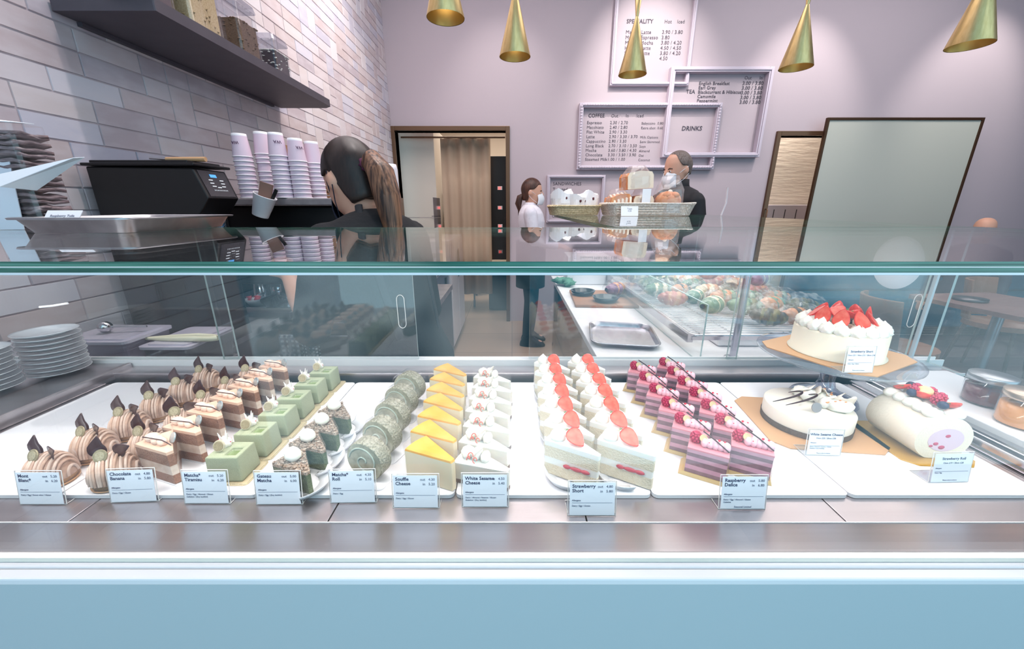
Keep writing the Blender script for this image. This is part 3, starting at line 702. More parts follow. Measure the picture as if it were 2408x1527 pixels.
brd = MB().prism([(-.098, -.072), (-.072, -.098), (.072, -.098), (.098, -.072), (.098, .072), (.072, .098), (-.072, .098), (-.098, .072)], 0, .002)
tag(brd.build('cake_board', GOLD, None, (SX, SY, tz), rz=.45), 'gold card board on the glass cake stand', 'cake board')
ck = thing('strawberry_cake', 'tall round white strawberry cake on the glass stand', 'cake', (SX, SY, tz+.0022), .2)
SHCB = mat('ivory_cream', 'f5ead6', .5, sss=.15, bump=(60, .06))
MB().lathe([(.077, 0), (.078, .002), (.074, .003), (.0735, .046), (.071, .0495), (.0005, .050)], 64, 0).build('cake_body', SHCB, ck)
c = MB()
for i in range(18):
    a = TAU*i/18; blob(c, (.061*math.cos(a), .061*math.sin(a), .0495), .0130, .021, 0, 6, .16, True, 2)
for i in range(10):
    a = TAU*i/10; blob(c, (.046*math.cos(a), .046*math.sin(a), .0495), .0125, .023, 0, 6, .16, True, 2)
c.build('piped_cream', CREAM, ck)
b = MB()
for i in range(9):
    a = TAU*i/9+.25; q = .043; half_berry(b, .034, .0135, 1, 0, Matrix.Translation((q*math.cos(a), q*math.sin(a), .0765)) @ Matrix.Rotation(a+.3*math.sin(i*2.1), 4, 'Z') @ Matrix.Rotation(R(-118+18*math.sin(i*1.7)), 4, 'Y'))
for i in range(4):
    a = TAU*i/4; strawberry_on(b, .017*math.cos(a), .017*math.sin(a), .079, .031, .0135, a+.5, .3)
b.build('strawberry_halves', [REDIN, RED, LEAFG], ck)
t = price_card((SX-.045, SY-.105, tz+.0025), .0, .10, .049, .046, 'Strawberry Short', '15cm £25 / 18cm £32 / 20cm £38', 'Dairy / Egg / Gluten', 'white price card on the glass cake stand reading Strawberry Short', True, 'Please order in advance')

# white sesame cheesecake, round
GX, GY = .536, .622
brd = MB().prism([(-.092, -.07), (-.07, -.090), (.07, -.090), (.092, -.07), (.092, .07), (.07, .090), (-.07, .090), (-.092, .07)], 0, .002)
tag(brd.build('cake_board', GOLD, None, (GX, GY, Z0+.0003), rz=-.12), 'gold card board under the low white round cheesecake', 'cake board')
ck = thing('white_cheesecake', 'low white round cheesecake with a dark biscuit base and white chocolate shards', 'cake', (GX, GY, Z0+.0025))
MB().lathe([(.069, 0), (.0695, .010), (.001, .010)], 56, 0).build('biscuit_base', mat('dark_biscuit', '6a5344', .85, n=(400, .6), bump=(400, .5)), ck)
MB().lathe([(.068, .0102), (.0685, .033), (.067, .035), (.001, .0355)], 56, 0).build('cheese_layer', WCH, ck)
c = MB()
for x, y, r in ((.014, .018, .016), (.032, .004, .019), (.040, -.020, .021), (.008, .036, .013), (.022, -.010, .012)): c.ell((x, y, .043), (r, r*.8, .011), 0, 16, 8, .3)
c.build('piped_cream', CREAM, ck)
w_ = MB(); rr = random.Random(4)
for (x, y, a, h) in ((.004, .030, .3, .024), (.020, .018, 1.0, .027), (.030, -.004, .2, .026), (.044, -.018, -.5, .030), (.036, .010, 1.6, .024)):
    rows = []
    for i in range(7):
        u = i/6-.5; rows.append([(x+.034*u*(1-.35*v)*math.cos(a)+.012*v*v*math.sin(a*2+1), y+.034*u*(1-.35*v)*math.sin(a)-.012*v+.014*u*u, .045+h*.62*v+.004*math.sin(u*6)*v) for v in (0, .33, .66, 1)])
    w_.sheet(rows, 0)
for i in range(14): w_.tube([(rr.uniform(.0, .045), rr.uniform(-.03, .035), .0535)]*1+[(rr.uniform(.0, .045), rr.uniform(-.03, .035), .0535)]*0+[], .001, 4, 1) if 0 else w_.ell((rr.uniform(.0, .045), rr.uniform(-.034, .034), .053+rr.uniform(0, .003)), (.0022, .0007, .0006), 1, 6, 4)
w_.build('white_chocolate_shards', [WCHOC, mat('orange_crisps', 'eba06a', .5)], ck, solid=.0007)
d_ = MB()
for (cx, cy_, r, a0, a1) in ((-.038, .02, .026, -2.8, .9), (-.022, .012, .030, -2.6, .6)): d_.tube([(cx+r*math.cos(a), cy_+r*.7*math.sin(a)-.01, .0385+.020*max(0, math.sin((a-a0)/(a1-a0)*PI/1.15))) for a in (a0+(a1-a0)*i/18 for i in range(19))], [.0004+.0016*math.sin(PI*min(1, (i+.5)/19)) for i in range(19)], 6)
d_.build('chocolate_curls', CHOC, ck)
bd = MB().at((-.012, -.032, .0465), 0, R(75)).lathe([(.0085, -.0009), (.009, 0), (.0085, .0009)], 24, 0); bd.build('grey_badge', mat('grey_badge', '9c9a9c', .4, .2), ck)
price_card((.492, .522, Z0+.0025), -.04, .10, .053, .044, 'White Sesame Cheese', '15cm £25 / 20cm £38', 'Dairy / Almond / Sesame / Gluten\nGelatine / (Soy lecithin)', 'white price card before the round cheesecake reading White Sesame Cheese', True, 'Please order in advance')

# strawberry roll
RX_, RY_ = .668, .560; RZ = R(-3)
brd = MB().prism([(-.054, -.050), (-.038, -.064), (.040, -.064), (.056, -.050), (.056, .050), (.040, .064), (-.038, .064), (-.054, .050)], 0, .002)
tag(brd.build('cake_board', mat('gold_board_bright', 'd6a646', .3, .5), None, (RX_-.003, RY_, Z0+.0003), rz=RZ), 'bright gold board under the fruit topped cake roll', 'cake board')
ck = thing('strawberry_roll', 'pale cream cake roll topped with berries, pink filling in its cut end', 'cake', (RX_, RY_, Z0+.0025), RZ)
mb = MB(); N = 40; r = .041
def rp(a, q): # flattened circle standing on the board
    x = q*math.cos(a); z = q*math.sin(a); return x*1.05, max(z, -.036)*.92+.0335
prof = [(r*.97, -.046), (r, -.043), (r, .043), (r*.97, .046)]
rs = [[(rp(a, q)[0], y, rp(a, q)[1]) for a in (TAU*i/N for i in range(N))] for q, y in prof]
mb.rings(rs, 0, True, False); mb.add(rs[0], [tuple(range(N-1, -1, -1))], 1); mb.add(rs[-1], [tuple(range(N))], 1)
mb.build('sponge_roll', [mat('cream_sponge_skin', 'f3e9d6', .75, n=(26, .5), col2='f4e0cc', bump=(260, .15)), mat('sponge_cut', 'f4e8d2', .8, bump=(300, .12))], ck)
f_ = MB(); A = [(.026*math.cos(TAU*i/24)+.003, .020*math.sin(TAU*i/24)+.033) for i in range(24)]
f_.add([(x, -.0465, z) for x, z in A]+[(x, -.0455, z) for x, z in A], [tuple(range(23, -1, -1))]+[(i, 24+i, 24+(i+1) % 24, (i+1) % 24) for i in range(24)], 0)
for x, z, q in ((-.010, .026, .004), (-.016, .022, .003), (.000, .020, .005), (.004, .040, .004)): f_.ell((x, -.0465, z), (q, .0008, q*.7), 1, 8, 6)
f_.build('pink_filling', [mat('pink_filling_cream', 'e3c9d6', .6), mat('strawberry_pieces', 'c04a6a', .5)], ck)
c = MB()
for i, y in enumerate((.038, .020, .002, -.015, -.031)):
    c.ell((-.014, y, .071), (.014, .0105, .0085), 0, 14, 9, .15); c.ell((.014, y-.004, .072), (.014, .011, .008), 0, 14, 9, .15)
c.build('piped_cream', CREAM, ck)
b = MB()
for x, y, a in ((-.004, .036, .6), (.000, .000, -.4), (.014, -.028, .3)): strawberry_on(b, x, y, .086, .028, .0115, a, .3)
b.build('strawberry_halves', [REDIN, RED, LEAFG], ck)
b = MB()
for x, y in ((.010, .026), (-.004, .016), (.016, -.008), (.002, -.016), (.020, .012)):
    for j in range(5):
        for i in range(8):
            a = TAU*(i+.5*(j % 2))/8; th = .3+j*.55; b.ell((x+.0062*math.sin(th)*math.cos(a), y+.0062*math.sin(th)*math.sin(a), .086+.0066*math.cos(th)), (.0022,)*3, 0, 6, 5)
b.build('raspberries', RASP, ck)
b = MB()
for x, y in ((.010, .036), (-.014, .008), (-.006, -.034)): b.ell((x, y, .086), (.0068, .0068, .0062), 0, 14, 9)
b.build('blueberries', BLUEB, ck)
b = MB().ell((.010, .012, .087), (.012, .010, .008), 0, 14, 8, .3); b.build('peach_piece', mat('peach_flesh', 'f3c98e', .4, n=(90, .5), col2='f7e0b8'), ck)
price_card((.627, .462, Z0+.0005), .03, .12, .057, .046, 'Strawberry Roll', '12cm £19 / 20cm £28', 'Dairy / Egg', 'white price card before the cake roll reading Strawberry Roll', True, 'Please order in advance')

# jam jars on the white ledge
def jar(x, y, lab, jam, fruit, lr=.041, h=.066, lid='aeb0b6'):
    t = thing('jam_jar', lab, 'jar', (x, y, 1.0405), -.2, 'preserve jars on the white ledge'); t.scale = (.76,)*3
    MB().lathe([(.03, 0), (.042, .001), (.043, .006), (.043, h-.010), (.039, h-.004), (.039, h)], 40, 0, cap=False).build('glass_body', JARG, t)
    m_ = MB().lathe([(.001, .003), (.040, .003), (.0405, .008), (.0405, h-.022), (.001, h-.021)], 32, 0)
    rr = random.Random(2)
    for i in range(24): m_.ell((rr.uniform(-.028, .028), rr.uniform(-.028, .028), rr.uniform(.012, h-.024)), (.009, .006, .006), 1, 8, 6, .5)
    m_.build('preserve', [jam, fruit], t)
    MB().lathe([(.0405, h-.006), (.0425, h-.005), (.0425, h+.008), (.0415, h+.009), (.002, h+.0095)], 40, 0).build('lid', mat('jar_lid_'+lid, lid, .3, .9), t)
    lb = MB(); rows = [[(.0435*math.cos(a), .0435*math.sin(a), z) for a in (-1.75+i*.14 for i in range(10))] for z in (.008, .044)]
    lb.sheet(rows); lb.build('paper_label', mat('pink_label', 'f0dfe6', .6), t, solid=.0003)
jar(.905, .662, 'glass jar of dark red jam with a silver lid', mat('dark_jam', '6b1f2c', .15, coat=.6), mat('jam_fruit', '8a2a3a', .25))
jar(.876, .583, 'glass jar of orange fruit slices cut off by the frame edge', mat('orange_syrup', 'f2a057', .15, coat=.5), mat('orange_slice', 'ef8f1c', .3, n=(60, .6), col2='f9d08a'), h=.070, lid='d0b9a8')

# ------------------------------------------------------------------ plates on the left ledge
def make_plate():
    o = MB().lathe([(.001, .004), (.055, .004), (.070, .008), (.098, .0165), (.100, .0175), (.0995, .0185), (.094, .0160), (.068, .0105), (.054, .0062), (.001, .0062)], 56, 0, cap=False)
    return o.build('plate', PORC)
pl = make_plate(); used = 0
for (x, y, n, lbl, sc__) in ((-1.030, .808, 10, 'taller plate stack nearer the cakes', .52), (-1.072, .712, 9, 'plate stack nearer the front glass', .50)):
    for i in range(n):
        o = pl if not used else pl.copy()
        if used: COL.objects.link(o)
        used = 1; o.location = (x+rnd.uniform(-.0015, .0015), y+rnd.uniform(-.0015, .0015), 1.0345+i*.0100); o.scale = (sc__, sc__, .75)
        tag(o, 'white porcelain plate, %s in the %s' % ('lowest' if i == 0 else 'topmost' if i == n-1 else ['', 'second', 'third', 'fourth', 'fifth', 'sixth', 'seventh', 'eighth', 'ninth', 'tenth'][i]+' from the bottom', lbl), 'plate', 'white plates stacked on the steel ledge')

# ------------------------------------------------------------------ tray, packets and card on the glass lid, left
GTOP = GT+.0004
def tray(name, lab, loc, w_, d_, h, mats, rz=0, rim=.012, grp=None, flare=.016, r=.02):
    mb = MB()
    lv = [(w_-2*flare, d_-2*flare, 0, r), (w_-flare*.6, d_-flare*.6, h*.85, r), (w_, d_, h, r), (w_+.006, d_+.006, h-.001, r), (w_+.004, d_+.004, h-.004, r)]
    rs = [[(x, y, z) for x, y in rect(0, 0, a, b_, q)] for a, b_, z, q in lv]
    mb.rings(rs, 0, True, False); n = len(rs[0])
    inner = [[(x, y, z) for x, y in rect(0, 0, a-.002, b_-.002, q)] for a, b_, z, q in reversed([(w_-2*flare, d_-2*flare, .001, r), (w_-flare*.6, d_-flare*.6, h*.85, r), (w_, d_, h, r)])]
    mb.rings(inner, 0, True, False); mb.add(inner[-1], [tuple(range(n))]); mb.add(rs[0], [tuple(range(n-1, -1, -1))])
    return tag(mb.build(name, mats, None, loc, rz), lab, 'tray', grp)
tray('baking_tray', 'long steel tray on the glass lid beside the tiled wall', (-.748, .798, GTOP), .205, .27, .026, mat('worn_steel', 'a9aaae', .3, 1, n=(30, .4)))
DK = mat('dark_wafer', '5c4a4e', .5, n=(60, .8), col2='9a8a8c', stretch=(1, 1, 6)); 
def packet(x, y, z, w_, h, n, rz, lab):
    t = thing('wafer_packet', lab, 'packet', (x, y, z), rz, 'clear packets of dark wafers')
    mb = MB(); rr = random.Random(int(abs(x*1000)))
    for i in range(n):
        zz = h*(i+.1)/n; a = rr.uniform(-.12, .12); b_ = rr.uniform(-.1, .1); rows = []
        for u in range(6):
            rows.append([((u/5-.5)*w_*rr.uniform(.95, 1.03), (v/4-.5)*w_*.8, zz+(u/5-.5)*w_*a+.0025*math.sin(u*2.1+i)+.002*math.cos(v*2+i)+(.5 if 0 else 0)*0) for v in range(5)])
        mb.sheet(rows)
    mb.build('wafers', DK, t, solid=h/n*.55)
    f_ = MB().prism(rect(0, 0, w_*1.12, w_*.95, .01), .0005, h+.006, top=rect(0, 0, w_*1.0, w_*.8, .01)); f_.build('clear_bag', WRAP, t)
packet(-.985, .825, GTOP, .085, .190, 18, .1, 'tall clear packet of stacked dark wafers on the glass lid')
o = MB().box(-.030, .030, -.0006, .0006, 0, .044).build('name_card', PAPER, None, (-.806, .698, GTOP+.0018)); o.rotation_euler = (R(-38), 0, .05)
tag(o, 'small white name card leaning in the steel tray', 'card'); text('lettering', 'Raspberry Tuile\n3.80', .0065, Matrix.Translation((0, -.0012, .030)) @ Matrix.Rotation(PI/2, 4, 'X'), INKG, o, 'CENTER')
for (x, y, z, w_, h, lab) in ((-.985, .775, GTOP, .050, .13, 'blank pale paper card standing before the tall wafer packet'),):
    o = MB().box(-w_/2, w_/2, -.0008, .0008, 0, h).build('paper_card', mat('pale_card', 'dfe4ee', .7), None, (x, y, z)); o.rotation_euler = (R(-8), 0, .15); tag(o, lab, 'card')
o = MB().add([(0, 0, 0), (.14, .01, .050), (.15, .02, .052), (.03, .03, -.005), (-.02, .012, .02)], [(0, 1, 2, 3), (0, 1, 4)]).build('folded_paper', PAPER, None, (-.935, .745, GTOP+.078), solid=.0008); tag(o, 'creased white paper sticking out above the steel tray', 'paper')
o = MB().add([(-.08, 0, 0), (.05, .0, -.006), (.055, .03, -.004), (-.08, .05, .012)], [(0, 1, 2, 3)]).build('loose_paper', PAPER, None, (-.985, .80, GTOP+.201), solid=.001); tag(o, 'white paper lying on top of the tall wafer packet', 'paper')

# ------------------------------------------------------------------ left work counter and what stands on it
CA = .935
wc = thing('work_counter', 'steel topped work counter along the tiled wall behind the case', 'counter', (-1.17, 1.3, 0))
MB().box(-.16, .150, -.11, .32, CA-.03, CA).box(-.16, .265, -.40, -.111, CA-.03, CA).build('worktop', STEEL, wc, bevel=.002)
MB().box(-.16, .135, -.11, .32, 0, CA-.031).box(-.16, .250, -.39, -.111, 0, CA-.031).build('cabinet', DSTEEL, wc)
# plastic tub with lid, and a second dark one
CLR = thin_glass('milky_plastic', (.80, .76, .82), .22, .7, .35)
def tub(x, y, w_, d_, h, lab, body, lidm, z=CA):
    t = thing('storage_tub', lab, 'tub', (x, y, z), .0, 'lidded tubs on the work counter')
    MB().prism(rect(0, 0, w_*.9, d_*.9, .012), .0005, h, top=rect(0, 0, w_, d_, .014)).build('body', body, t)
    MB().prism(rect(0, 0, w_+.012, d_+.012, .016), h+.0004, h+.008).prism(rect(0, 0, w_-.02, d_-.02, .01), h+.008, h+.011).build('lid', lidm, t, bevel=.0015)
    return t
LIDP = mat('translucent_lid', 'bdb6c4', .25, coat=.4)
tub(-1.15, 1.06, .19, .15, .105, 'lilac translucent lidded tub in front of the black machine', mat('lilac_tub', '8c7f90', .35, coat=.3), LIDP)
tub(-.965, 1.09, .135, .18, .085, 'low dark tub with a clear lid beside the lilac tub', mat('dark_tub', '38383f', .4), LIDP)
t = thing('ice_cream_scoop', 'steel ball scoop resting on the lilac tub', 'scoop', (-1.165, 1.05, CA+.1165))
MB().ell((0, 0, .018), (.017, .017, .017), 0, 18, 12).build('ball', CHROME, t); MB().tube([(.014, .004, .018), (.10, .02, .014)], .003, 8).build('handle', CHROME, t)
t = thing('tongs', 'cream plastic handled tongs lying across the tubs', 'tongs', (-.965, 1.05, CA+.0975))
for s_ in (-1, 1): MB().tube([(-.10, .0, .002), (-.02, s_*.010, .004), (.05, s_*.014, .006), (.10, s_*.010, .004), (.112, 0, .003)], [.004, .007, .008, .008, .008], 8).build('arm', mat('cream_plastic', 'e3dcc0', .4), t)
# black grinder / brewer with slanted display
mc = thing('coffee_brewer', 'large black coffee machine with a slanted display, beside the tiled wall', 'coffee machine', (-1.14, 1.32, 0))
zb = CA
b_ = MB(); P0 = [(-.165, zb+.04), (.14, zb+.04), (.14, 1.36), (.192, 1.425), (.162, 1.512), (-.165, 1.517)]
b_.v = []; ya, yb = -.055, .085
def sideprism(mb, P, y0, y1, mi=0):
    n = len(P); vs = [(x, y0, z) for x, z in P]+[(x, y1, z) for x, z in P]
    return mb.add(vs, [tuple(range(n)), tuple(range(2*n-1, n-1, -1))]+[(i, n+i, n+(i+1) % n, (i+1) % n) for i in range(n)], mi)
sideprism(b_, P0, ya, yb); b_.build('body', BLACK, mc, bevel=.004)
MB().box(-.17, .175, ya-.01, yb+.012, 1.5185, 1.527).box(-.15, .15, ya, yb, 1.5175, 1.535).build('lid', SATIN, mc, bevel=.003)
MB().box(-.15, .14, ya+.01, yb, zb+.001, zb+.04).build('foot', DSTEEL, mc)
pn = MB(); nrm = Vector((.087, 0, .030)).normalized()
A0 = Vector((.190, 0, 1.430)); A1 = Vector((.163, 0, 1.508)); off = nrm*.0012
pn.add([A0+off+Vector((0, ya+.012, 0)), A0+off+Vector((0, yb-.012, 0)), A1+off+Vector((0, yb-.012, 0)), A1+off+Vector((0, ya+.012, 0))], [(0, 1, 2, 3)]); pn.build('display_panel', mat('display_glass', '24262b', .15, coat=.5), mc, solid=.0006)
ic = MB()
def onp(u, v): return A0+(A1-A0)*v+off*2.2+Vector((0, ya+(yb-ya)*u, 0))
for (u0, u1, v) in ((.28, .40, .62), (.28, .40, .50), (.62, .74, .62), (.62, .74, .50), (.3, .42, .38), (.6, .72, .38), (.45, .57, .34)):
    ic.add([onp(u0, v), onp(u1, v), onp(u1, v+.03), onp(u0, v+.03)], [(0, 1, 2, 3)])
for k in range(9): ic.add([onp(.30+k*.05, .22), onp(.325+k*.05, .22), onp(.31+k*.05, .27)], [(0, 1, 2)])
ic.build('display_icons', mat('icon_white', 'd5dae0', .4, emit=.4), mc, solid=.0003)
q = MB().add([onp(.38, .74), onp(.58, .74), onp(.58, .86), onp(.38, .86)], [(0, 1, 2, 3)]); q.build('blue_screen', mat('screen_blue', '4a8fd0', .3, emit=.8), mc, solid=.0003)
for k in range(3): MB().at((.155+.012*(k % 2), ya+.03+.03*k, 1.32)).lathe([(.001, 0), (.009, 0), (.009, .034), (.006, .040), (.001, .040)], 12).build('nozzle', thin_glass('blue_glass', (.55, .72, .85), .2, .8, .05) if k else CHROME, mc)
t = thing('spatula', 'wooden handled spatula on top of the black machine', 'spatula', (-1.05, 1.30, 1.5368))
MB().tube([(-.03, 0, .004), (.09, .004, .004)], [.006, .0075], 8).build('handle', mat('pale_wood', 'c79b72', .5), t); MB().tube([(-.09, .01, .008), (-.03, 0, .004)], [.003, .004], 6).build('blade', CHROME, t)

# espresso station: counter B and espresso machine
CB = .90
t = thing('espresso_counter', 'steel espresso counter facing the cake case', 'counter', (-.87, 2.0, 0))
MB().box(-.46, .47, -.345, .55, CB-.035, CB).build('worktop', STEEL, t, bevel=.002)
MB().box(-.46, .46, -.33, .55, 0, CB-.036).build('cabinet', mat('counter_cabinet', '55565e', .4, .6), t)
MB().tube([(-.42, -.36, CB-.06), (.42, -.36, CB-.06)], .006, 8).build('rail', CHROME, t)
em = thing('espresso_machine', 'steel espresso machine with cups on top behind the barista', 'espresso machine', (-.94, 1.84, 0))
zt = 1.432
MB().box(-.35, .36, -.19, .28, zt-.028, zt).build('cup_tray', mat('cup_tray_steel', 'a79c9e', .35, .35, n=(30, .5), col2='8a7e80'), em, bevel=.004)
MB().box(-.34, .34, -.12, .27, 1.06, zt-.029).build('body', SATIN, em, bevel=.01)
MB().box(-.335, -.30, -.15, .25, CB+.001, zt-.03).box(.30, .335, -.15, .25, CB+.001, zt-.03).build('side_leg', SATIN, em, bevel=.004); MB().box(-.29, .29, .10, .25, CB+.001, 1.059).build('back_panel', mat('grey_steel_panel', '9a959c', .3, .6), em)
MB().box(-.295, .295, -.18, .09, CB+.002, CB+.07).build('drip_tray', CHROME, em, bevel=.004)
for x in (-.16, .04, .2):
    g = MB().at((x, -.06, 1.0)).lathe([(.001, .0), (.032, 0), (.034, .055), (.001, .058)], 20).at(); g.tube([(x, -.09, 1.01), (x, -.19, 1.0)], [.009, .012], 8, 1); g.build('group_head', [CHROME, BLACK], em)
for x in (-.27, .27): MB().tube([(x, -.10, 1.18), (x+.02*(1 if x > 0 else -1), -.17, 1.12), (x+.01, -.16, .995)], .004, 8).build('steam_wand', CHROME, em)
MB().tube([(-.33, -.187, zt-.006), (.33, -.187, zt-.006)], .0025, 6).tube([(-.1, -.1, zt+.012), (.33, -.1, zt+.012)], .002, 6).build('rail', CHROME, em)
# cup stacks on the machine
CUPW = mat('pink_paper_cup', 'e9cfdd', .55); CUPR = mat('white_paper_rim', 'f3eef2', .5)
def make_cup():
    # upside down: rim at z=0, closed end on top
    c_ = MB().lathe([(.041, .0), (.0425, .001), (.0425, .003), (.040, .0045), (.0385, .0045)], 28, 1, cap=False).lathe([(.0395, .0045), (.0315, .090)], 28, 0, cap=False).lathe([(.0315, .090), (.0305, .101), (.0295, .101), (.0295, .099), (.001, .099)], 28, 1)
    return c_.build('paper_cup', [CUPW, CUPR])
cp = make_cup(); used = 0
KK = .87; zz0 = zt+.0006
for si, (px, n, dx, scol) in enumerate(((582, 10, 0, 0), (632, 10, 0, 0), (664, 9, 0, 0), (706, 8, 0, 0), (742, 8, 0, 0))):
    Y = (1.70, 1.76, 1.68, 1.70, 1.78)[si]; p = py_(px, 463, Y)
    n = (10, 10, 10, 9, 9)[si]; zz = zz0
    for k in range(n):
        o = cp if not used else cp.copy()
        if used: COL.objects.link(o)
        used = 1; o.scale = (KK,)*3; o.location = (p.x+.012, Y, zz); zz += .0175 if (si, k) not in ((1, 6),) else .034
        o.rotation_euler.z = 0
        tag(o, 'pink paper cup upside down, %s in the %s cup stack from the tiled wall' % ('lowest' if k == 0 else 'topmost' if k == n-1 else ['', 'second', 'third', 'fourth', 'fifth', 'sixth', 'seventh', 'eighth', 'ninth'][k]+' up', ['first', 'second', 'third', 'fourth', 'fifth'][si]), 'cup', 'pink paper cups on the espresso machine')
    if si in (0, 2, 3):   # logo lettering on the topmost cup
        text('logo_lettering', 'WA', .019, Matrix.Rotation([.0, 0, .62, .9][si], 4, 'Z') @ Matrix.Translation((0, -.0366, .066)) @ Matrix.Rotation(PI, 4, 'Y') @ Matrix.Rotation(R(95), 4, 'X'), mat('logo_ink', '4a2a50', .6), o, 'CENTER', .0002)
# brown boxes behind the cups
for px, y0_, yb_, lab in ((680, 318, 465, 'brown card packet between the cup stacks'), (768, 345, 465, 'brown card packet at the end of the cup stacks')):
    a = py_(px-12, y0_+22, 1.93); b_ = py_(px+8, yb_, 1.93)
    tag(MB().box(a.x, b_.x, 1.93, 1.96, zt+.0006, a.z).build('card_packet', mat('kraft_card', 'a97c5a', .8)), lab, 'packet')
# tilted white cup with brown cards clipped to the machine
t = thing('sleeve_cup', 'white paper cup tilted on the machine front holding brown cards', 'cup', py_(612, 508, 1.585), 0); t.rotation_euler = (0, R(24), 0)
MB().lathe([(.001, .001), (.028, 0), (.029, .003), (.040, .080), (.0415, .082), (.0415, .0845), (.039, .0845), (.0385, .080), (.027, .004), (.001, .004)], 28).build('cup_body', CUPR, t)
MB().at((.0, .008, .03), 0, 0, -.1).box(-.026, .022, -.001, .008, 0, .10).build('brown_cards', mat('brown_card', '8a6a5e', .7), t)
MB().at((.026, -.004, .05), 0, 0, .15).box(-.005, .006, -.004, .002, 0, .075).build('black_marker', BLACK, t)
MB().box(-.008, .008, .035, .065, .02, .04).build('clip', DSTEEL, t)
# pitchers, red wrapped thing, bottles on counter B
def pitcher(px, py, Y, s_, lab):
    p = py_(px, py, Y); t = thing('milk_pitcher', lab, 'pitcher', (p.x, Y, CB+.0725), .4, 'steel milk pitchers')
    MB().lathe([(.001, .001), (.042, 0), (.045, .02), (.040, .07), (.036, .085), (.040, .098), (.038, .098), (.034, .085), (.001, .08)], 28).build('body', CHROME, t)
    MB().tube([(.040, 0, .08), (.068, 0, .078), (.070, 0, .03), (.044, 0, .022)], .004, 8).build('handle', CHROME, t)
    MB().tube([(-.034, 0, .088), (-.052, 0, .102)], [.012, .004], 8).build('spout', CHROME, t); t.scale = (s_,)*3
pitcher(615, 700, 1.78, .95, 'smaller steel milk pitcher on the drip tray'); pitcher(680, 705, 1.80, 1.1, 'larger steel milk pitcher near the barista')
t = thing('sugar_dish', 'small white dish of red wrapped sweets on the espresso counter', 'dish', (py_(603, 712, 1.70).x, 1.70, CB+.0715))
MB().lathe([(.001, .001), (.03, 0), (.045, .03), (.043, .03), (.029, .004), (.001, .004)], 24).build('dish', PORC, t)
mb = MB(); rr = random.Random(9)
for i in range(9): mb.ell((rr.uniform(-.025, .025), rr.uniform(-.02, .02), .03+rr.uniform(-.01, .01)), (.014, .009, .009), 0 if i % 3 else 1, 8, 6, .8)
mb.build('wrapped_sweets', [mat('red_foil', 'd23c4e', .3), PAPER], t)
# jug / white container behind, with dark kettle on it
o = MB().lathe([(.001, 0), (.07, 0), (.068, .16), (.055, .2), (.03, .21), (.001, .21)], 28).build('milk_jug', mat('frosted_white', 'd8d2d6', .3), None, (-.86, 2.22, CB+.001)); tag(o, 'pale rounded jug at the back of the espresso counter', 'jug')
# towels hanging on the rail of counter B
GING = mat('gingham_towel', '8d949c', .9, n=(160, 1), col2='3c4450', bump=(300, .6))
def towel(x0, x1, z1, z0, y, lab, m_):
    rows = []
    for i in range(15):
        u = i/14; rows.append([(x0+(x1-x0)*u, y-.010+.012*math.sin(u*19)*(.3+v*.7), z1+(z0-z1)*v) for v in (j/6 for j in range(7))])
    back = [[(p[0], p[1]+.026, p[2]+(.1 if j else 0)) for j, p in enumerate(rw)] for rw in rows]
    mb = MB().sheet(rows); mb.sheet([[(rw[0]) for rw in rows], [(rw[0][0], y+.0, z1+.009) for rw in rows], [(rw[0][0], y+.013, z1) for rw in rows], [(rw[0][0], y+.013, z0+.12) for rw in rows]])
    tag(mb.build('tea_towel', m_, None, solid=.002), lab, 'towel', 'checked tea towels on the counter rail')
def check_mat(name, a, b_, s_):
    m_ = bpy.data.materials.new(name); m_.use_nodes = True; t_ = m_.node_tree; bs = t_.nodes['Principled BSDF']; tc_ = t_.nodes.new('ShaderNodeTexCoord')
    ch = t_.nodes.new('ShaderNodeTexBrick'); ch.offset = 0; ch.inputs['Color1'].default_value = hx(a); ch.inputs['Color2'].default_value = hx(a); ch.inputs['Mortar'].default_value = hx(b_)
    ch.inputs['Scale'].default_value = 1; ch.inputs['Brick Width'].default_value = s_; ch.inputs['Row Height'].default_value = s_; ch.inputs['Mortar Size'].default_value = s_*.28
    mp_ = t_.nodes.new('ShaderNodeMapping'); mp_.inputs['Rotation'].default_value = (PI/2, 0, 0); t_.links.new(tc_.outputs['Object'], mp_.inputs[0]); t_.links.new(mp_.outputs[0], ch.inputs['Vector'])
    t_.links.new(ch.outputs['Color'], bs.inputs['Base Color']); bs.inputs['Roughness'].default_value = .9; return m_
CHK = check_mat('checked_cloth', 'c3cad4', '39434f', .016)
towel(-1.06, -.95, CB-.055, .52, 1.625, 'grey striped tea towel bundled on the counter rail', check_mat('striped_cloth', '9aa3ad', '5c6672', .022)); towel(-.935, -.87, CB-.055, .50, 1.62, 'black and white checked tea towel on the counter rail', CHK)
# white cylinder boiler, acrylic boxes
t = thing('water_boiler', 'white cylindrical boiler behind the barista', 'boiler', (py_(908, 420, 2.30).x, 2.30, CB+.001))
MB().lathe([(.001, 0), (.066, 0), (.066, .695), (.060, .722), (.001, .728)], 36).build('body', mat('cream_enamel', 'efe9ee', .35), t); MB().tube([(0, -.066, .12), (0, -.10, .12), (0, -.105, .09)], .008, 8).build('tap', CHROME, t)
p = py_(998, 530, 3.0)
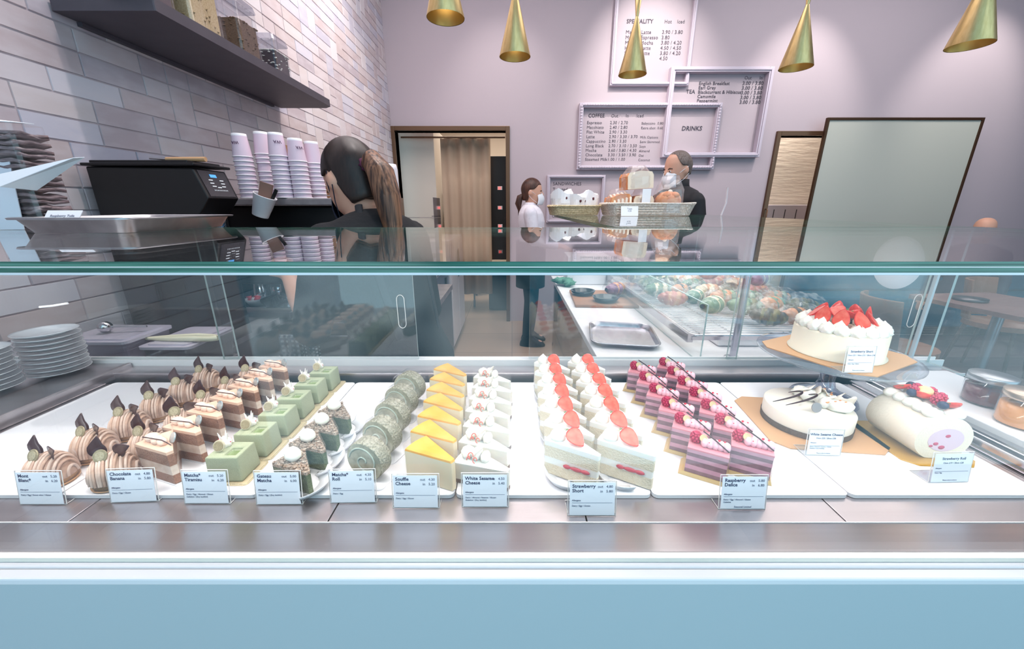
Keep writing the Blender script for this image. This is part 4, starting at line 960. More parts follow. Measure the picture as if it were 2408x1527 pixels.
# tall prep fridge and counter further back
FR = mat('fridge_white', 'd5cdd0', .35, .1)
t = thing('prep_counter', 'long steel prep counter with blue grey front near the kitchen door', 'counter', (-.95, 3.1, 0))
MB().box(-.385, .375, -.54, .45, .87, .90).build('worktop', mat('prep_steel', 'c8cbd4', .3, .9), t, bevel=.003)
MB().box(-.385, .36, -.53, .45, .62, .869).build('drawer_front', mat('blue_grey_steel', '6f7a92', .35, .6), t); MB().box(-.385, .34, -.53, .45, .0, .619).build('cabinet', mat('prep_cabinet', '8a7f86', .4, .5), t)
for y in (-.35, -.05, .25): MB().box(.361, .372, y-.01, y+.03, .74, .80).build('latch', BLACK, t)
t = thing('fridge', 'pale upright fridge cabinet beside the kitchen doorway', 'fridge', (-.95, 4.05, 0))
MB().box(-.385, .375, -.48, .44, 0.06, 1.10).build('body', FR, t, bevel=.004); MB().box(.376, .384, -.46, -.03, .08, 1.08).build('door', FR, t, bevel=.002); MB().box(.376, .384, -.01, .42, .08, 1.08).build('door', FR, t, bevel=.002)
MB().tube([(.392, -.05, .7), (.392, -.05, .98)], .006, 8).build('handle', DSTEEL, t); MB().tube([(.392, .02, .7), (.392, .02, .98)], .006, 8).build('handle', DSTEEL, t)
t = thing('acrylic_box', 'stacked clear acrylic box on the prep counter behind the barista', 'box', (-.71, 2.95, .9005))
for z in (0, .14, .28, .42): MB().box(-.12, .16, -.13, .13, z, z+.004).box(-.12, -.117, -.13, .13, z+.004, z+.139).box(.157, .16, -.13, .13, z+.004, z+.139).build('shelf', thin_glass('smoky_acrylic', (.8, .78, .82), .18, .8, .05), t)

# shelf on the wall with jars
SZ = CZ+.541
t = thing('wall_shelf', 'thick dark grey shelf fixed on the tiled wall', 'shelf', (LX, 1.9, SZ))
MB().prism([(.008, -.57), (.31, -.57), (.31, .55), (.27, .585), (.008, .585)], 0, .034).build('board', mat('charcoal_laminate', '514a52', .55, n=(12, .3), col2='3f3a42'), t, bevel=.005)
MB().box(.004, .02, -.5, .5, -.012, -.0005).build('wall_cleat', mat('charcoal_laminate', '514a52'), t)
def canister(y, s_, h, lab, fill, x=-1.105):
    t = thing('glass_canister', lab, 'canister', (x, y, SZ+.0345), 0, 'square glass canisters on the shelf')
    MB().prism(rect(0, 0, s_, s_, .014, 5), .0, h, top=rect(0, 0, s_*.98, s_*.98, .014, 5)).build('glass_body', JARG, t)
    mb = MB().prism(rect(0, 0, s_*.92, s_*.92, .012, 5), .003, h*.68); rr = random.Random(int(y*100))
    for i in range(120): 
        e_ = rr.choice((-1, 1)); u = rr.uniform(-.45, .45)*s_; zz = rr.uniform(.01, h*.70); q = (u, e_*s_*.455) if rr.random() < .5 else (e_*s_*.455, u)
        mb.ell((q[0], q[1], zz if i < 80 else h*.68), (.006, .004, .003), 1, 6, 4, .9)
    for i in range(40): mb.ell((rr.uniform(-.4, .4)*s_, rr.uniform(-.4, .4)*s_, h*.68), (.007, .004, .004), 1, 6, 4, .9)
    mb.build('contents', fill, t)
    MB().prism(rect(0, 0, s_*1.03, s_*1.03, .016, 5), h+.001, h+.022, top=rect(0, 0, s_*.96, s_*.96, .016, 5)).build('lid', thin_glass('canister_lid', (.82, .83, .88), .15, .9, .05), t)
canister(1.55, .150, .235, 'tallest glass canister, filled with pale grain', [mat('grain', 'b89a70', .8, n=(300, .7), col2='d8bf98'), mat('grain2', 'a88a60', .8)])
canister(1.365, .13, .22, 'glass canister at the near end of the shelf, with dark contents', [mat('dark_bits', '4c3a42', .8), mat('dark_bits2', '6c5a60', .8)])
canister(1.80, .130, .165, 'middle sized glass canister of brown dried leaves', [mat('brown_bits', '5a4438', .8, n=(200, .6), col2='8a6d58'), mat('brown_bits2', '6e523f', .8)])
canister(2.03, .125, .125, 'smallest glass canister, with dark and white pieces', [mat('dark_pieces', '4a4048', .7), mat('white_pieces', 'd8d2cc', .7)])
# ------------------------------------------------------------------ people
HAIRD = mat('dark_brown_hair', '1d1412', .42, n=(1, .6), stretch=(160, 160, 8), col2='33221e')
def ringz(cx, cy, z, rx, ry, n=20, pw=1.0): return [(cx+rx*math.cos(a), cy+ry*math.sin(a), z) for a in (TAU*i/n for i in range(n))]
def hand(mb, p, d, s_=1, side=1, mi=0):
    """palm + five bent fingers; p wrist, d direction"""
    d = Vector(d).normalized(); up = Vector((0, 0, 1)); w_ = d.cross(up)
    if w_.length < .1: w_ = Vector((side, 0, 0))
    w_.normalize(); nrm = w_.cross(d)
    p = Vector(p); rs = []
    for u, a, b_ in ((0, .026, .018), (.3, .034, .018), (.7, .040, .016), (1, .036, .012)):
        q = p+d*(.085*u*s_); rs.append([q+w_*(a*math.cos(k))*s_+nrm*(b_*math.sin(k))*s_ for k in (TAU*i/12 for i in range(12))])
    mb.rings(rs, mi)
    for i, L in enumerate((.068, .078, .072, .056)):
        b0 = p+d*.080*s_+w_*(.027-.018*i)*s_*side; b1 = b0+(d*.5*L-nrm*.006)*s_; b2 = b1+(d*.40*L-nrm*.022)*s_
        mb.tube([b0-d*.01, b0, b1, b2], [.0085*s_]*3+[.007*s_], 8, mi)
    b0 = p+d*.020*s_+w_*.026*s_*side; mb.tube([b0, b0+(w_*.024*side+d*.026-nrm*.008)*s_, b0+(w_*.030*side+d*.056-nrm*.014)*s_], [.011*s_, .0095*s_, .008*s_], 8, mi)
def figure(name, label, loc, rz, H=1.65, arms=None, tilt=0, shirt=None, pants=None, shoes=None, sleeve=1.0, wide=1.0, lean=0, group=None, legs=True, turn=0, hands=True):
    k = H/1.65; t = thing(name, label, 'person', loc, rz, group)
    def S(p): return Vector((p[0]*k*wide, p[1]*k, p[2]*k))
    HD = Matrix.Translation(S((0, -.005, 1.43))) @ Matrix.Rotation(turn, 4, 'Z') @ Matrix.Rotation(tilt, 4, 'X') @ Matrix.Scale(k, 4)
    if lean:
        LN = Matrix.Translation(S((0, 0, .95))) @ Matrix.Rotation(lean, 4, 'X') @ Matrix.Translation(-S((0, 0, .95)))
        HD = LN @ HD
    else: LN = Matrix()
    body = MB()
    # head: local origin at neck top
    body.x = HD
    prof = [(-.035, .050, .052, .012), (-.005, .058, .064, -.002), (.02, .064, .076, -.010), (.05, .070, .088, -.008), (.09, .0745, .094, .000), (.13, .0745, .095, .004), (.165, .066, .085, .006), (.19, .047, .062, .006), (.203, .02, .03, .006)]
    body.rings([ringz(0, c_, z, a, b_) for z, a, b_, c_ in prof])
    body.ell((0, -.062, .005), (.030, .026, .022)); body.ell((0, -.098, .062), (.0105, .016, .016)); body.tube([(0, -.086, .095), (0, -.100, .068)], [.008, .011], 8)
    body.ell((0, -.084, .030), (.022, .010, .009)); body.ell((.030, -.072, .072), (.020, .018, .014)); body.ell((-.030, -.072, .072), (.020, .018, .014))
    for s_ in (-1, 1):
        body.ell((s_*.078, .012, .075), (.009, .019, .030)); body.ell((s_*.081, .006, .068), (.006, .010, .014))
    body.x = LN
    body.rings([[S(p) for p in ringz(0, c_, z, a, b_)] for z, a, b_, c_ in ((1.34, .075, .062, .012), (1.38, .057, .054, .008), (1.42, .052, .052, .0), (1.46, .052, .055, -.004))])
    tor = [(.86, .165, .115, 0), (.93, .172, .122, 0), (1.0, .150, .108, 0), (1.08, .138, .100, -.002), (1.16, .152, .108, -.004), (1.25, .172, .115, -.002), (1.32, .178, .105, .004), (1.37, .140, .080, .008), (1.40, .070, .055, .008)]
    body.rings([[S(p) for p in ringz(0, c_, z, a*.95, b_*.95)] for z, a, b_, c_ in tor])
    arms = arms or [[(.168, 0, 1.305), (.225, .01, 1.06), (.24, -.05, .83)], [(-.168, 0, 1.305), (-.225, .01, 1.06), (-.24, -.05, .83)]]
    for sd, A in zip((1, -1), arms):
        P = [S(p) for p in A]; body.tube([P[0], (P[0]+P[1])/2, P[1], (P[1]+P[2])/2, P[2]], [.046*k, .042*k, .036*k, .032*k, .024*k], 12)
        if hands: hand(body, P[2], P[2]-P[1], k*.95, -sd)
    body.x = Matrix()
    LG = [((sd*.085, 0, .88), (sd*.095, -.015, .48), (sd*.10, .015, .075)) for sd in (1, -1)]
    if legs:
        for A in LG:
            P = [S(p) for p in A]; body.tube([P[0], (P[0]+P[1])/2, P[1], (P[1]*.6+P[2]*.4), P[2]], [.080*k, .068*k, .05*k, .05*k, .034*k], 12)
            body.ell(tuple(S((A[2][0], -.05, .04))), (.038*k, .10*k, .035*k))
    body.build('body', SKIN, t, remesh=.0085)
    sm = MB(); sm.x = LN
    sm.rings([[S(p) for p in ringz(0, c_, z, a+.013, b_+.014)] for z, a, b_, c_ in tor[:-1]]+[[S(p) for p in ringz(0, .010, 1.405, .068, .062)]])
    for A in arms:
        P = [S(p) for p in A]; q = [P[0], (P[0]+P[1])/2, P[1], P[1]+(P[2]-P[1])*(.45 if sleeve > .9 else .16), P[1]+(P[2]-P[1])*.92]; r_ = [.062*k, .058*k, .052*k, .046*k, .038*k]
        n_ = 5 if sleeve > .9 else (2 if sleeve < .35 else 4); sm.tube(q[:n_], r_[:n_], 14)
        sm.ell(tuple(P[0]), (.058*k,)*3); sm.ell(tuple(P[1]), (.053*k,)*3)
    sm.build('shirt', shirt, t, remesh=.012)
    if legs:
        pm = MB(); pm.rings([[S(p) for p in ringz(0, 0, z, a, b_)] for z, a, b_ in ((.80, .165, .12), (.88, .182, .132), (.96, .176, .128), (1.0, .166, .122))])
        for A in LG:
            P = [S(p) for p in A]; pm.tube([P[0], (P[0]+P[1])/2, P[1], (P[1]*.5+P[2]*.5), P[2]+Vector((0, 0, .03))], [.098*k, .086*k, .070*k, .066*k, .058*k], 14)
        pm.build('trousers', pants, t, remesh=.013)
        for A in LG:
            P = S(A[2]); f_ = MB(); f_.rings([[(P.x+a*math.cos(q), P.y-.05*k+c_+b_*math.sin(q), z) for q in (TAU*i/18 for i in range(18))] for z, a, b_, c_ in ((0.002, .046, .132, 0), (.02, .049, .136, 0), (.05, .046, .120, .008), (.08, .042, .075, .035), (.11, .042, .052, .048))]); f_.build('shoe', shoes or BLACK, t)
    return t, HD, LN, k
def eyes(t, HD):
    e = MB(); e.x = HD
    for s_ in (-1, 1): e.ell((s_*.031, -.0885, .078), (.0115, .004, .0052), 0); e.ell((s_*.031, -.0915, .078), (.005, .003, .005), 1, 8, 6)
    e.build('eyes', [mat('eye_white', 'e8e2de', .3), mat('iris', '2a1c18', .2)], t)
    b_ = MB(); b_.x = HD
    for s_ in (-1, 1): b_.tube([(s_*.015, -.090, .093), (s_*.032, -.090, .098), (s_*.047, -.080, .093)], .0028, 6)
    b_.build('eyebrows', HAIRD, t)
def mask(t, HD, m_, full=1):
    mk = MB(); mk.x = HD; rows = []
    for j in range(8):
        v = j/7; z = -.030+.098*v; rows.append([((.060+.008*math.sin(PI*v))*math.sin(a), -.022-(.076+.020*math.sin(PI*min(1, v*1.05)))*math.cos(a), z+.010*(1-abs(a))*(v-.2)) for a in (-1.15+2.3*i/14 for i in range(15))])
    mk.sheet(rows); o = mk.build('face_mask', m_, t, solid=.002)
    st_ = MB(); st_.x = HD
    for s_ in (-1, 1):
        st_.tube([(s_*.058, -.050, .052), (s_*.078, -.010, .082), (s_*.084, .022, .100)], .0016, 5); st_.tube([(s_*.056, -.050, -.010), (s_*.076, -.008, .020), (s_*.085, .026, .055)], .0016, 5)
    st_.build('mask_loop', m_, t)
def sstep(a, b, x):
    q = min(1, max(0, (x-a)/(b-a))); return q*q*(3-2*q)
def hair_cap(t, HD, m_, low=.0, front=.15, thick=1.0, name='hair'):
    h_ = MB(); h_.x = HD; N = 40; K = 16; rs = []
    for j in range(K+2):
        ring = []
        for i in range(N):
            a = TAU*i/N; phi = abs((a-PI/2+PI) % TAU-PI)      # 0 at the back, pi at the forehead
            lim = low+(.108-low)*sstep(1.15, 1.45, phi)+(front-.108)*sstep(1.75, 2.5, phi)
            zt_ = .105+.110*thick; u = min(1, j/K); z = zt_-(zt_-lim)*(1-math.cos(u*PI/2)) if 0 else zt_+(lim-zt_)*u**1.6
            e = max(0, min(1, (z-.105)/(.110*thick))); q = math.sqrt(max(0, 1-e*e)) if z > .105 else 1-.25*((.105-z)/.13)
            wv = 1+.012*math.sin(a*17+j*.4); kx = (.081*wv if j <= K else .068); ky = (.100*wv if j <= K else .086)
            ring.append((kx*q*math.cos(a), .006+ky*q*math.sin(a), z))
        rs.append(ring)
    h_.rings(rs, 0, True, True); h_.build(name, m_, t)
def ponytail(t, HD, m_, P, r_, tie=None):
    p_ = MB(); p_.x = HD; rr = random.Random(6)
    p_.tube(P, r_, 14)
    for i in range(26):
        ox, oy = rr.uniform(-1, 1), rr.uniform(-1, 1)
        p_.tube([Vector(a)+Vector((ox*.7, oy*.7, 0))*b_ for a, b_ in zip(P, r_)]+[Vector(P[-1])+Vector((ox*.012, oy*.012, -.03-.02*rr.random()))], [b_*.30 for b_ in r_]+[.0012], 6)
    p_.build('ponytail', m_, t)
    if tie: q = MB(); q.x = HD; q.lathe([(.012, 0), (.020, .004), (.020, .012), (.012, .016)], 16); q.v = [p for p in q.v]; 
# barista with ponytail
SHB = mat('black_cloth', '15161a', .85, bump=(90, .2)); SHW = mat('white_shirt', 'ece6ee', .8, bump=(40, .4))
Hb = 1.66; bx, by = -.455, 1.31; RZB = R(-130)
t, HD, LN, k = figure('person', 'person in a black top with a long brown ponytail, seen from behind', (bx, by, 0), RZB, Hb, tilt=R(12), lean=R(17), shirt=SHB, pants=SHB,
    arms=[[(.150, 0, 1.325), (.245, -.03, 1.10), (.20, -.20, 1.27)], [(-.150, 0, 1.325), (-.19, -.06, 1.08), (-.10, -.25, 1.15)]], sleeve=.5, wide=.95)
hc = Matrix.Rotation(RZB, 4, 'Z') @ HD @ Vector((0, .01, .095)); want = py_(830, 415, 1.27); t.location = (want.x-hc.x, want.y-hc.y, want.z-hc.z); print('BARISTA z off', want.z-hc.z, t.location[:])
hair_cap(t, HD, HAIRD, low=-.012)
HAIRP = mat('highlighted_hair', '2b1a16', .4, n=(1, .9), stretch=(120, 120, 6), col2='9a6d52')
ponytail(t, HD, HAIRP, [(0, .090, .075), (0, .126, .072), (0, .145, .020), (0, .132, -.050), (0, .108, -.120), (0, .085, -.175)], [.016, .031, .038, .038, .028, .010])
q = MB(); q.x = HD @ Matrix.Translation((0, .091, .076)) @ Matrix.Rotation(R(-90), 4, 'X'); q.lathe([(.014, 0), (.024, .005), (.024, .014), (.014, .019)], 20, 0, .12, 9); q.build('hair_tie', mat('plum_scrunchie', '5a2440', .8), t)
mask(t, HD, mat('navy_mask', '1b2236', .8)); eyes(t, HD)
a_ = MB(); a_.x = LN
for s_ in (-1, 1): a_.tube([(s_*.045, .050, 1.425), (s_*.075, .088, 1.36), (s_*.085, .122, 1.22), (s_*.070, .128, 1.02)], .011, 8, 0, flat=.4)
a_.build('apron_strap', mat('charcoal_strap', '1f2126', .8), t)
# assistant in white shirt by the far wall
a = py_(1243, 808, 3.86)
t, HD, LN, k = figure('person', 'person in white shirt, dark apron and white mask, standing in profile by the wall', (a.x+.01, 3.88, 0), R(84), 1.665, shirt=SHW, pants=SHB,
    arms=[[(.18, 0, 1.335), (.20, -.04, 1.08), (.12, -.28, 1.02)], [(-.18, 0, 1.335), (-.20, -.04, 1.08), (-.12, -.28, 1.02)]], wide=.9)
HB2 = mat('brown_hair', '35201a', .45, n=(1, .6), stretch=(90, 90, 6), col2='6a4030')
hair_cap(t, HD, HB2, low=.01); ponytail(t, HD, HB2, [(0, .085, .06), (0, .115, .04), (0, .13, -.02), (0, .12, -.08)], [.018, .030, .032, .014])
mask(t, HD, mat('white_mask', 'e9e9ee', .8)); eyes(t, HD)
ap = MB(); ap.rings([[(.178*math.cos(q)*1, .145*math.sin(q), z) for q in (TAU*i/24 for i in range(24))] for z in (.62, .8, 1.08)], 0, True, False); ap.build('apron', mat('dark_olive_apron', '2e2f2b', .85), t, solid=.006)
MB().rings([[(a_*math.cos(q), .008+a_*.9*math.sin(q), z) for q in (TAU*i/20 for i in range(20))] for z, a_ in ((1.40, .070), (1.435, .062))], 0, True, False).build('collar', SHW, t, solid=.004)
# man in black jacket
a = py_(1592, 352, 3.25)
t, HD, LN, k = figure('person', 'person with greying hair, white mask and black jacket behind the bread baskets', (a.x+.015, 3.2, 0), R(-72), 1.82, tilt=R(6), shirt=mat('black_jacket', '14151b', .7), pants=SHB, wide=1.15)
GH = mat('greying_hair', '5a4a44', .6, n=(1, .6), stretch=(200, 200, 30), col2='8f837e')
hair_cap(t, HD, GH, low=.045, front=.185, thick=.96); mask(t, HD, mat('white_mask', 'e9e9ee', .8)); eyes(t, HD)
MB().rings([[(a_*math.cos(q), .008+a_*math.sin(q), z) for q in (TAU*i/20 for i in range(20))] for z, a_ in ((1.50, .10), (1.56, .078), (1.60, .074))], 0, True, False).build('collar', mat('black_jacket', '14151b'), t, solid=.006)
# seated customer, only the top of the head shows
a = py_(2272, 512, 3.9)
t, HD, LN, k = figure('person', 'bald person seated beyond the green glass panel, only head top showing', (a.x, 3.72, -.335), R(-60), 1.65, shirt=mat('slate_jumper', '4a4c58', .85), legs=False)
eyes(t, HD)

# ------------------------------------------------------------------ second case and counter
t = thing('bakery_counter', 'white topped counter running back behind the cake case', 'counter', (.24, 1.5, 0))
def cp2(name, mb, mats, **k):
    mb.v = [p-Vector((.24, 1.5, 0)) for p in mb.v]; return mb.build(name, mats, t, **k)
cp2('worktop', MB().box(.236, 1.05, .888, 2.30, .978, 1.0), mat('white_worktop', 'eee9ec', .35, n=(10, .2), col2='dcd4da'), bevel=.002)
cp2('glass_front', MB().box(.252, .257, .95, 2.28, .02, .976), thin_glass('smoked_glass', (.78, .76, .78), .10, .8))
cp2('end_panel', MB().box(.258, 1.04, 2.27, 2.28, .02, .976).box(.60, .61, .95, 2.26, .02, .976).box(1.03, 1.045, .9, 2.28, .0, .976), mat('mirror_steel', '7a7478', .16, 1, n=(4, .5), col2='4a4548'))
cp2('cabinet_shelf', MB().box(.262, .599, .95, 2.265, .665, .680).box(.262, .599, .95, 2.265, .02, .04), DSTEEL)
cp2('post', MB().tube([(.607, .985, 1.0), (.607, .985, GT-.0112)], .0085, 16).lathe([(.001, 0), (.001, 0)], 4), mat('satin_post', 'b9b6c4', .22, 1))
cp2('post', MB().tube([(.607, 2.12, 1.0), (.607, 2.12, GT-.0112)], .0085, 12), mat('satin_post', 'b9b6c4'))
cp2('post_foot', MB().at((.607, .985, 1.0002)).lathe([(.022, 0), (.022, .003), (.010, .006)], 24), CHROME)
def cg(name, mb, mats, parent, **k): return cp2(name, mb, mats, **k)
glass_box('glass_lid', .232, 1.05, .8792, 2.22, GT-.011, GT, t, part=cg)
glass_box('side_glass', 1.035, 1.041, .89, 2.2, 1.001, GT-.0112, t, mat('pale_glass_edge', 'a5c9c2', .2), 'x', part=cg)
glass_box('inner_glass', .498, .502, .95, 2.15, 1.001, 1.16, t, mat('pale_glass_edge', 'a5c9c2', .2), 'x', part=cg)
# small standing items on the low shelf side: pink card packets
for i in range(3):
    tag(MB().box(-.05, .05, -.07, .07, 0, .022).build('napkin_packet', mat('pink_packet', 'b98a86', .7), None, (.325, 1.80+.004*i, .6805+.0225*i), rz=.2+.05*i), 'pink packet, %s of three stacked on the cabinet shelf' % ['lowest', 'middle', 'topmost'][i], 'packet', 'pink packets in the cabinet')
for i in range(5):
    tag(MB().prism(rect(0, 0, .06, .05, .006), 0, .13+.02*(i % 2), top=rect(0, 0, .045, .02, .004)).build('paper_pouch', mat('cream_pouch_%d' % (i % 2), ['d9cdb6', 'c3b6a4'][i % 2], .7), None, (.315+.012*(i % 2), 1.92+.072*i, .6805), rz=.2*(i % 2)), 'cream paper pouch on the cabinet shelf, %s from the pink packets' % ['first', 'second', 'third', 'fourth', 'last'][i], 'pouch', 'paper pouches in the cabinet')
# items on worktop
tray('small_tray', 'empty shallow steel tray on the white counter', (.352, 1.165, 1.0004), .20, .225, .016, mat('clean_steel', 'c2bfc6', .26, 1), rz=-.17, flare=.007, r=.035)
o = MB().box(-.13, .13, -.15, .15, 0, .012).build('wooden_board', mat('oak_board', 'a8775a', .55, n=(5, .5), stretch=(1, 8, 1), col2='8a5c42'), None, (.40, 1.68, 1.0004), rz=-.06, bevel=.003); tag(o, 'brown wooden board with two black dishes on the white counter', 'board')
for x, y, lab in ((.325, 1.73, 'black shallow dish at the far corner of the wooden board'), (.40, 1.60, 'black shallow dish at the near edge of the wooden board')):
    o = MB().lathe([(.001, .002), (.045, 0), (.056, .020), (.053, .020), (.043, .005), (.001, .005)], 32).build('black_dish', mat('black_glaze', '14151c', .15, coat=.5), None, (x, y, 1.0128)); tag(o, lab, 'dish', 'black dishes on the board')
BUNC = {'green': ('green_bun', '44705a', 'a9b890'), 'black': ('charcoal_bun', '2a2623', '5a5244'), 'orange': ('orange_bun', 'c87a48', 'e2a878'), 'purple': ('purple_bun', '6a3a5c', 'c08aa8'), 'cream': ('cream_bun', 'e6cba2', 'f4e6cc'), 'red': ('red_bun', 'c2523f', 'e89a80'), 'olive': ('olive_bun', '544c30', '8f8450')}
def bunmat(k_): n_, a_, b_ = BUNC[k_]; return mat(n_, a_, .4, n=(45, .7), col2=b_, coat=.25)
def make_bun(c1, c2):
    t_ = thing('wrapped_croissant', '', 'croissant')
    mb = MB(); rs = []; N = 20; K = 37
    for j in range(K):
        u = j/(K-1); x = -.052+.104*u; r_ = .029*math.sin(PI*min(.97, max(.03, u)))**.45*(.92+.17*abs(math.sin(u*PI*5))); y = .012*(1-math.cos((u-.5)*2.6))
        rs.append([(x, y+r_*1.05*math.cos(a_), .030+r_*.92*math.sin(a_)) for a_ in (TAU*i/N+u*.8 for i in range(N))])
    mi = []; 
    for j in range(K-1):
        for i in range(N): mi.append(1 if ((j//2+i//3) % 6) in (0, 1, 2) and j > 10 else 0)
    vs = [p for r_ in rs for p in r_]; fs = [(j*N+i, j*N+(i+1) % N, (j+1)*N+(i+1) % N, (j+1)*N+i) for j in range(K-1) for i in range(N)]
    mb.add(vs, fs, mi, True); mb.build('pastry', [bunmat(c1), bunmat(c2)], t_)
    w_ = MB(); rs = []; rr = random.Random(hash(c1) % 97 if 0 else len(c1)*3+len(c2))
    for j in range(17):
        u = j/16; x = -.070+.140*u; r_ = .036*math.sin(PI*min(.98, max(.02, u)))**.45*rr.uniform(.88, 1.06)+.003
        rs.append([(x, r_*1.1*math.cos(a_)*rr.uniform(.86, 1.08), .037+max(-.0355, r_*1.0*math.sin(a_)*rr.uniform(.86, 1.10))) for a_ in (TAU*i/18 for i in range(18))])
    w_.rings(rs, 0, False, False); w_.build('clear_wrap', WRAP, t_); return t_
RKX0, RKX1, RKY0, RKY1, RKZ = .512, 1.018, 1.035, 2.12, 1.048
t = thing('cooling_rack', 'wide bright wire cooling rack of wrapped croissants behind the cakes', 'rack', ((RKX0+RKX1)/2, (RKY0+RKY1)/2, 1.0))
w_ = MB(); cx_, cy_ = (RKX1-RKX0)/2, (RKY1-RKY0)/2
for i in range(58): y = -cy_+.012+i*(2*cy_-.024)/57; w_.tube([(-cx_, y, RKZ-1.0), (cx_, y, RKZ-1.0)], .0014, 5)
for x in (-.12, .12): w_.tube([(x, -cy_, RKZ-1.004), (x, cy_, RKZ-1.004)], .0022, 6)
w_.build('wires', WIRE, t)
r_ = MB(); z_ = RKZ-1.0
r_.tube([(x, y, z_) for x, y in rect(0, 0, 2*cx_, 2*cy_, .02)], .005, 8, closed=True); r_.box(-cx_-.012, -cx_+.004, -cy_, cy_, z_-.020, z_+.004).box(cx_-.004, cx_+.010, -cy_, cy_, z_-.020, z_+.004).box(-cx_, cx_, -cy_-.004, -cy_+.002, z_-.012, z_-.002)
r_.build('frame', mat('rack_steel', 'c4c1c8', .22, 1), t)
MB().box(-cx_+.10, cx_-.03, -cy_+.04, cy_-.1, .0006, z_-.022).build('white_base', WHITE, t, bevel=.006)
protos = {}; combos = [('black', 'olive'), ('orange', 'black'), ('green', 'cream'), ('orange', 'green'), ('purple', 'orange'), ('cream', 'orange'), ('red', 'orange'), ('olive', 'black'), ('green', 'olive'), ('purple', 'cream')]
grid = [['-', '-', 'B', 'K', '-'], ['-', 'G', 'g', 'O', 'N'], ['R', 'G', 'O', 'g', 'O'], ['G', 'K', 'C', 'N', 'R'], ['N', 'B', 'g', 'R', 'C'], ['B', 'G', 'C', 'K', 'R'], ['K', 'B', 'C', 'O', 'C'], ['B', 'C', 'P', 'C', 'O']]
key = {'B': 0, 'K': 1, 'G': 2, 'O': 3, 'P': 4, 'C': 5, 'R': 6, 'N': 7, 'g': 8, 'Q': 9}
names = {0: 'black and olive striped', 1: 'orange and black striped', 2: 'green and cream striped', 3: 'orange and green striped', 4: 'purple and orange striped', 5: 'cream and orange', 6: 'red and orange', 7: 'olive and black striped', 8: 'dark green and olive', 9: 'purple and cream'}
for j, rw in enumerate(grid):
    for i, ch in enumerate(rw):
        if ch == '-': continue
        q = key[ch]; x = .585+i*.097; y = 1.115+j*.128+rnd.uniform(-.01, .01)+(.02 if i % 2 else 0); a = rnd.uniform(-.5, .5)+(.3 if i % 2 else -.5)
        lab = '%s wrapped croissant, %s row of the rack, %s' % (names[q], ['first', 'second', 'third', 'fourth', 'fifth', 'sixth', 'seventh', 'last'][j], ['at the counter side', 'second from the counter', 'in the middle', 'second from the seats', 'nearest the seats'][i])
        if q not in protos: o = protos[q] = make_bun(*combos[q]); o.location = (x, y, RKZ+.002); o.rotation_euler.z = a; o['label'] = lab
        else: o = dup(protos[q], (x, y, RKZ+.002), a, lab)
        s_ = rnd.uniform(.93, 1.08); o.scale = (s_,)*3; o['group'] = 'wrapped croissants on the cooling rack'
for x, y, z, q, lab in ((.47, 1.70, 1.0129, 4, 'purple bun in clear wrap on the wooden board'), (.80, 1.55, RKZ+.066, 6, 'red and orange wrapped croissant lying on top of the others on the rack'), (.70, 1.80, RKZ+.066, 5, 'cream and orange wrapped croissant lying on top near the rack back'), (.92, 1.42, RKZ+.066, 9, 'purple and cream wrapped croissant on top near the side glass'), (.62, 1.62, RKZ+.066, 0, 'black and olive wrapped croissant lying on top near the counter side')):
    if q not in protos: o = protos[q] = make_bun(*combos[q]); o.location = (x, y, z); o.rotation_euler.z = .6; o['label'] = lab
    else: o = dup(protos[q], (x, y, z), .6, lab)
    o['group'] = 'wrapped croissants on the cooling rack'
o = MB().box(-.11, .11, -.10, .10, 0, .15).build('white_box', mat('white_carton', 'e6e6ec', .7), None, (.405, 2.12, 1.0006), rz=-.03, bevel=.004); tag(o, 'white carton at the far end of the white counter', 'box')
mb = MB(); rr = random.Random(1)
for i in range(7): mb.ell((rr.uniform(-.03, .03), rr.uniform(-.03, .03), .016+rr.uniform(0, .015)), (.030, .022, .014), 0, 10, 6, .9)
tag(mb.build('green_cloth', mat('sea_green_cloth', '6f9d8a', .9), None, (.275, 1.99, 1.002)), 'crumpled green cloth next to the white carton', 'cloth')

# baskets of bread on the far glass lid
WICK = mat('pale_wicker', 'decba8', .7, n=(130, .8), col2='b0966e'); WICKW = mat('whitewashed_wicker', 'f3e9e0', .7, n=(130, .8), col2='cdb8a4')
def basket(x, y, w_, d_, h, lab, m_, rz=0):
    t_ = thing('wicker_basket', lab, 'basket', (x, y, GT+.0006), rz, 'wicker baskets on the glass lid')
    b_ = MB(); n_ = 9
    b_.prism(rect(0, 0, w_*.92, d_*.89, .03, 5), .001, .005)
    base = rect(0, 0, 1, 1, .12, 8)
    for j in range(n_):
        v = j/(n_-1); ww, dd = w_*(.93+.07*v), d_*(.90+.10*v); N = 96; P = rect(0, 0, ww, dd, .035, 22)
        P = [(a_*(1+.004*math.sin(i*PI*.5+j*PI)), c_*(1+.010*math.sin(i*PI*.5+j*PI)), .006+(h-.010)*v) for i, (a_, c_) in enumerate(P)]
        b_.tube(P, h/n_*.52, 6, closed=True)
    for i, (p0, p1) in enumerate(zip(rect(0, 0, w_*.92, d_*.89, .03, 8), rect(0, 0, w_, d_, .035, 8))): b_.tube([(p0[0], p0[1], .003), (p1[0], p1[1], h)], .0025, 5)
    b_.build('woven_body', m_, t_)
    rim = MB(); P = rect(0, 0, w_+.006, d_+.006, .036, 16)
    for k_ in (0, PI): rim.tube([(a_+.002*math.sin(i*.9+k_), c_, h+.001+.0025*math.sin(i*.9+k_)) for i, (a_, c_) in enumerate(P)], .0035, 6, closed=True)
    rim.build('braided_rim', m_, t_)
p = pz(1345, 506, GT); bx1 = (.315, 2.07)
basket(bx1[0], bx1[1], .245, .20, .044, 'small honey coloured wicker basket of tissue wrapped breads', WICK)
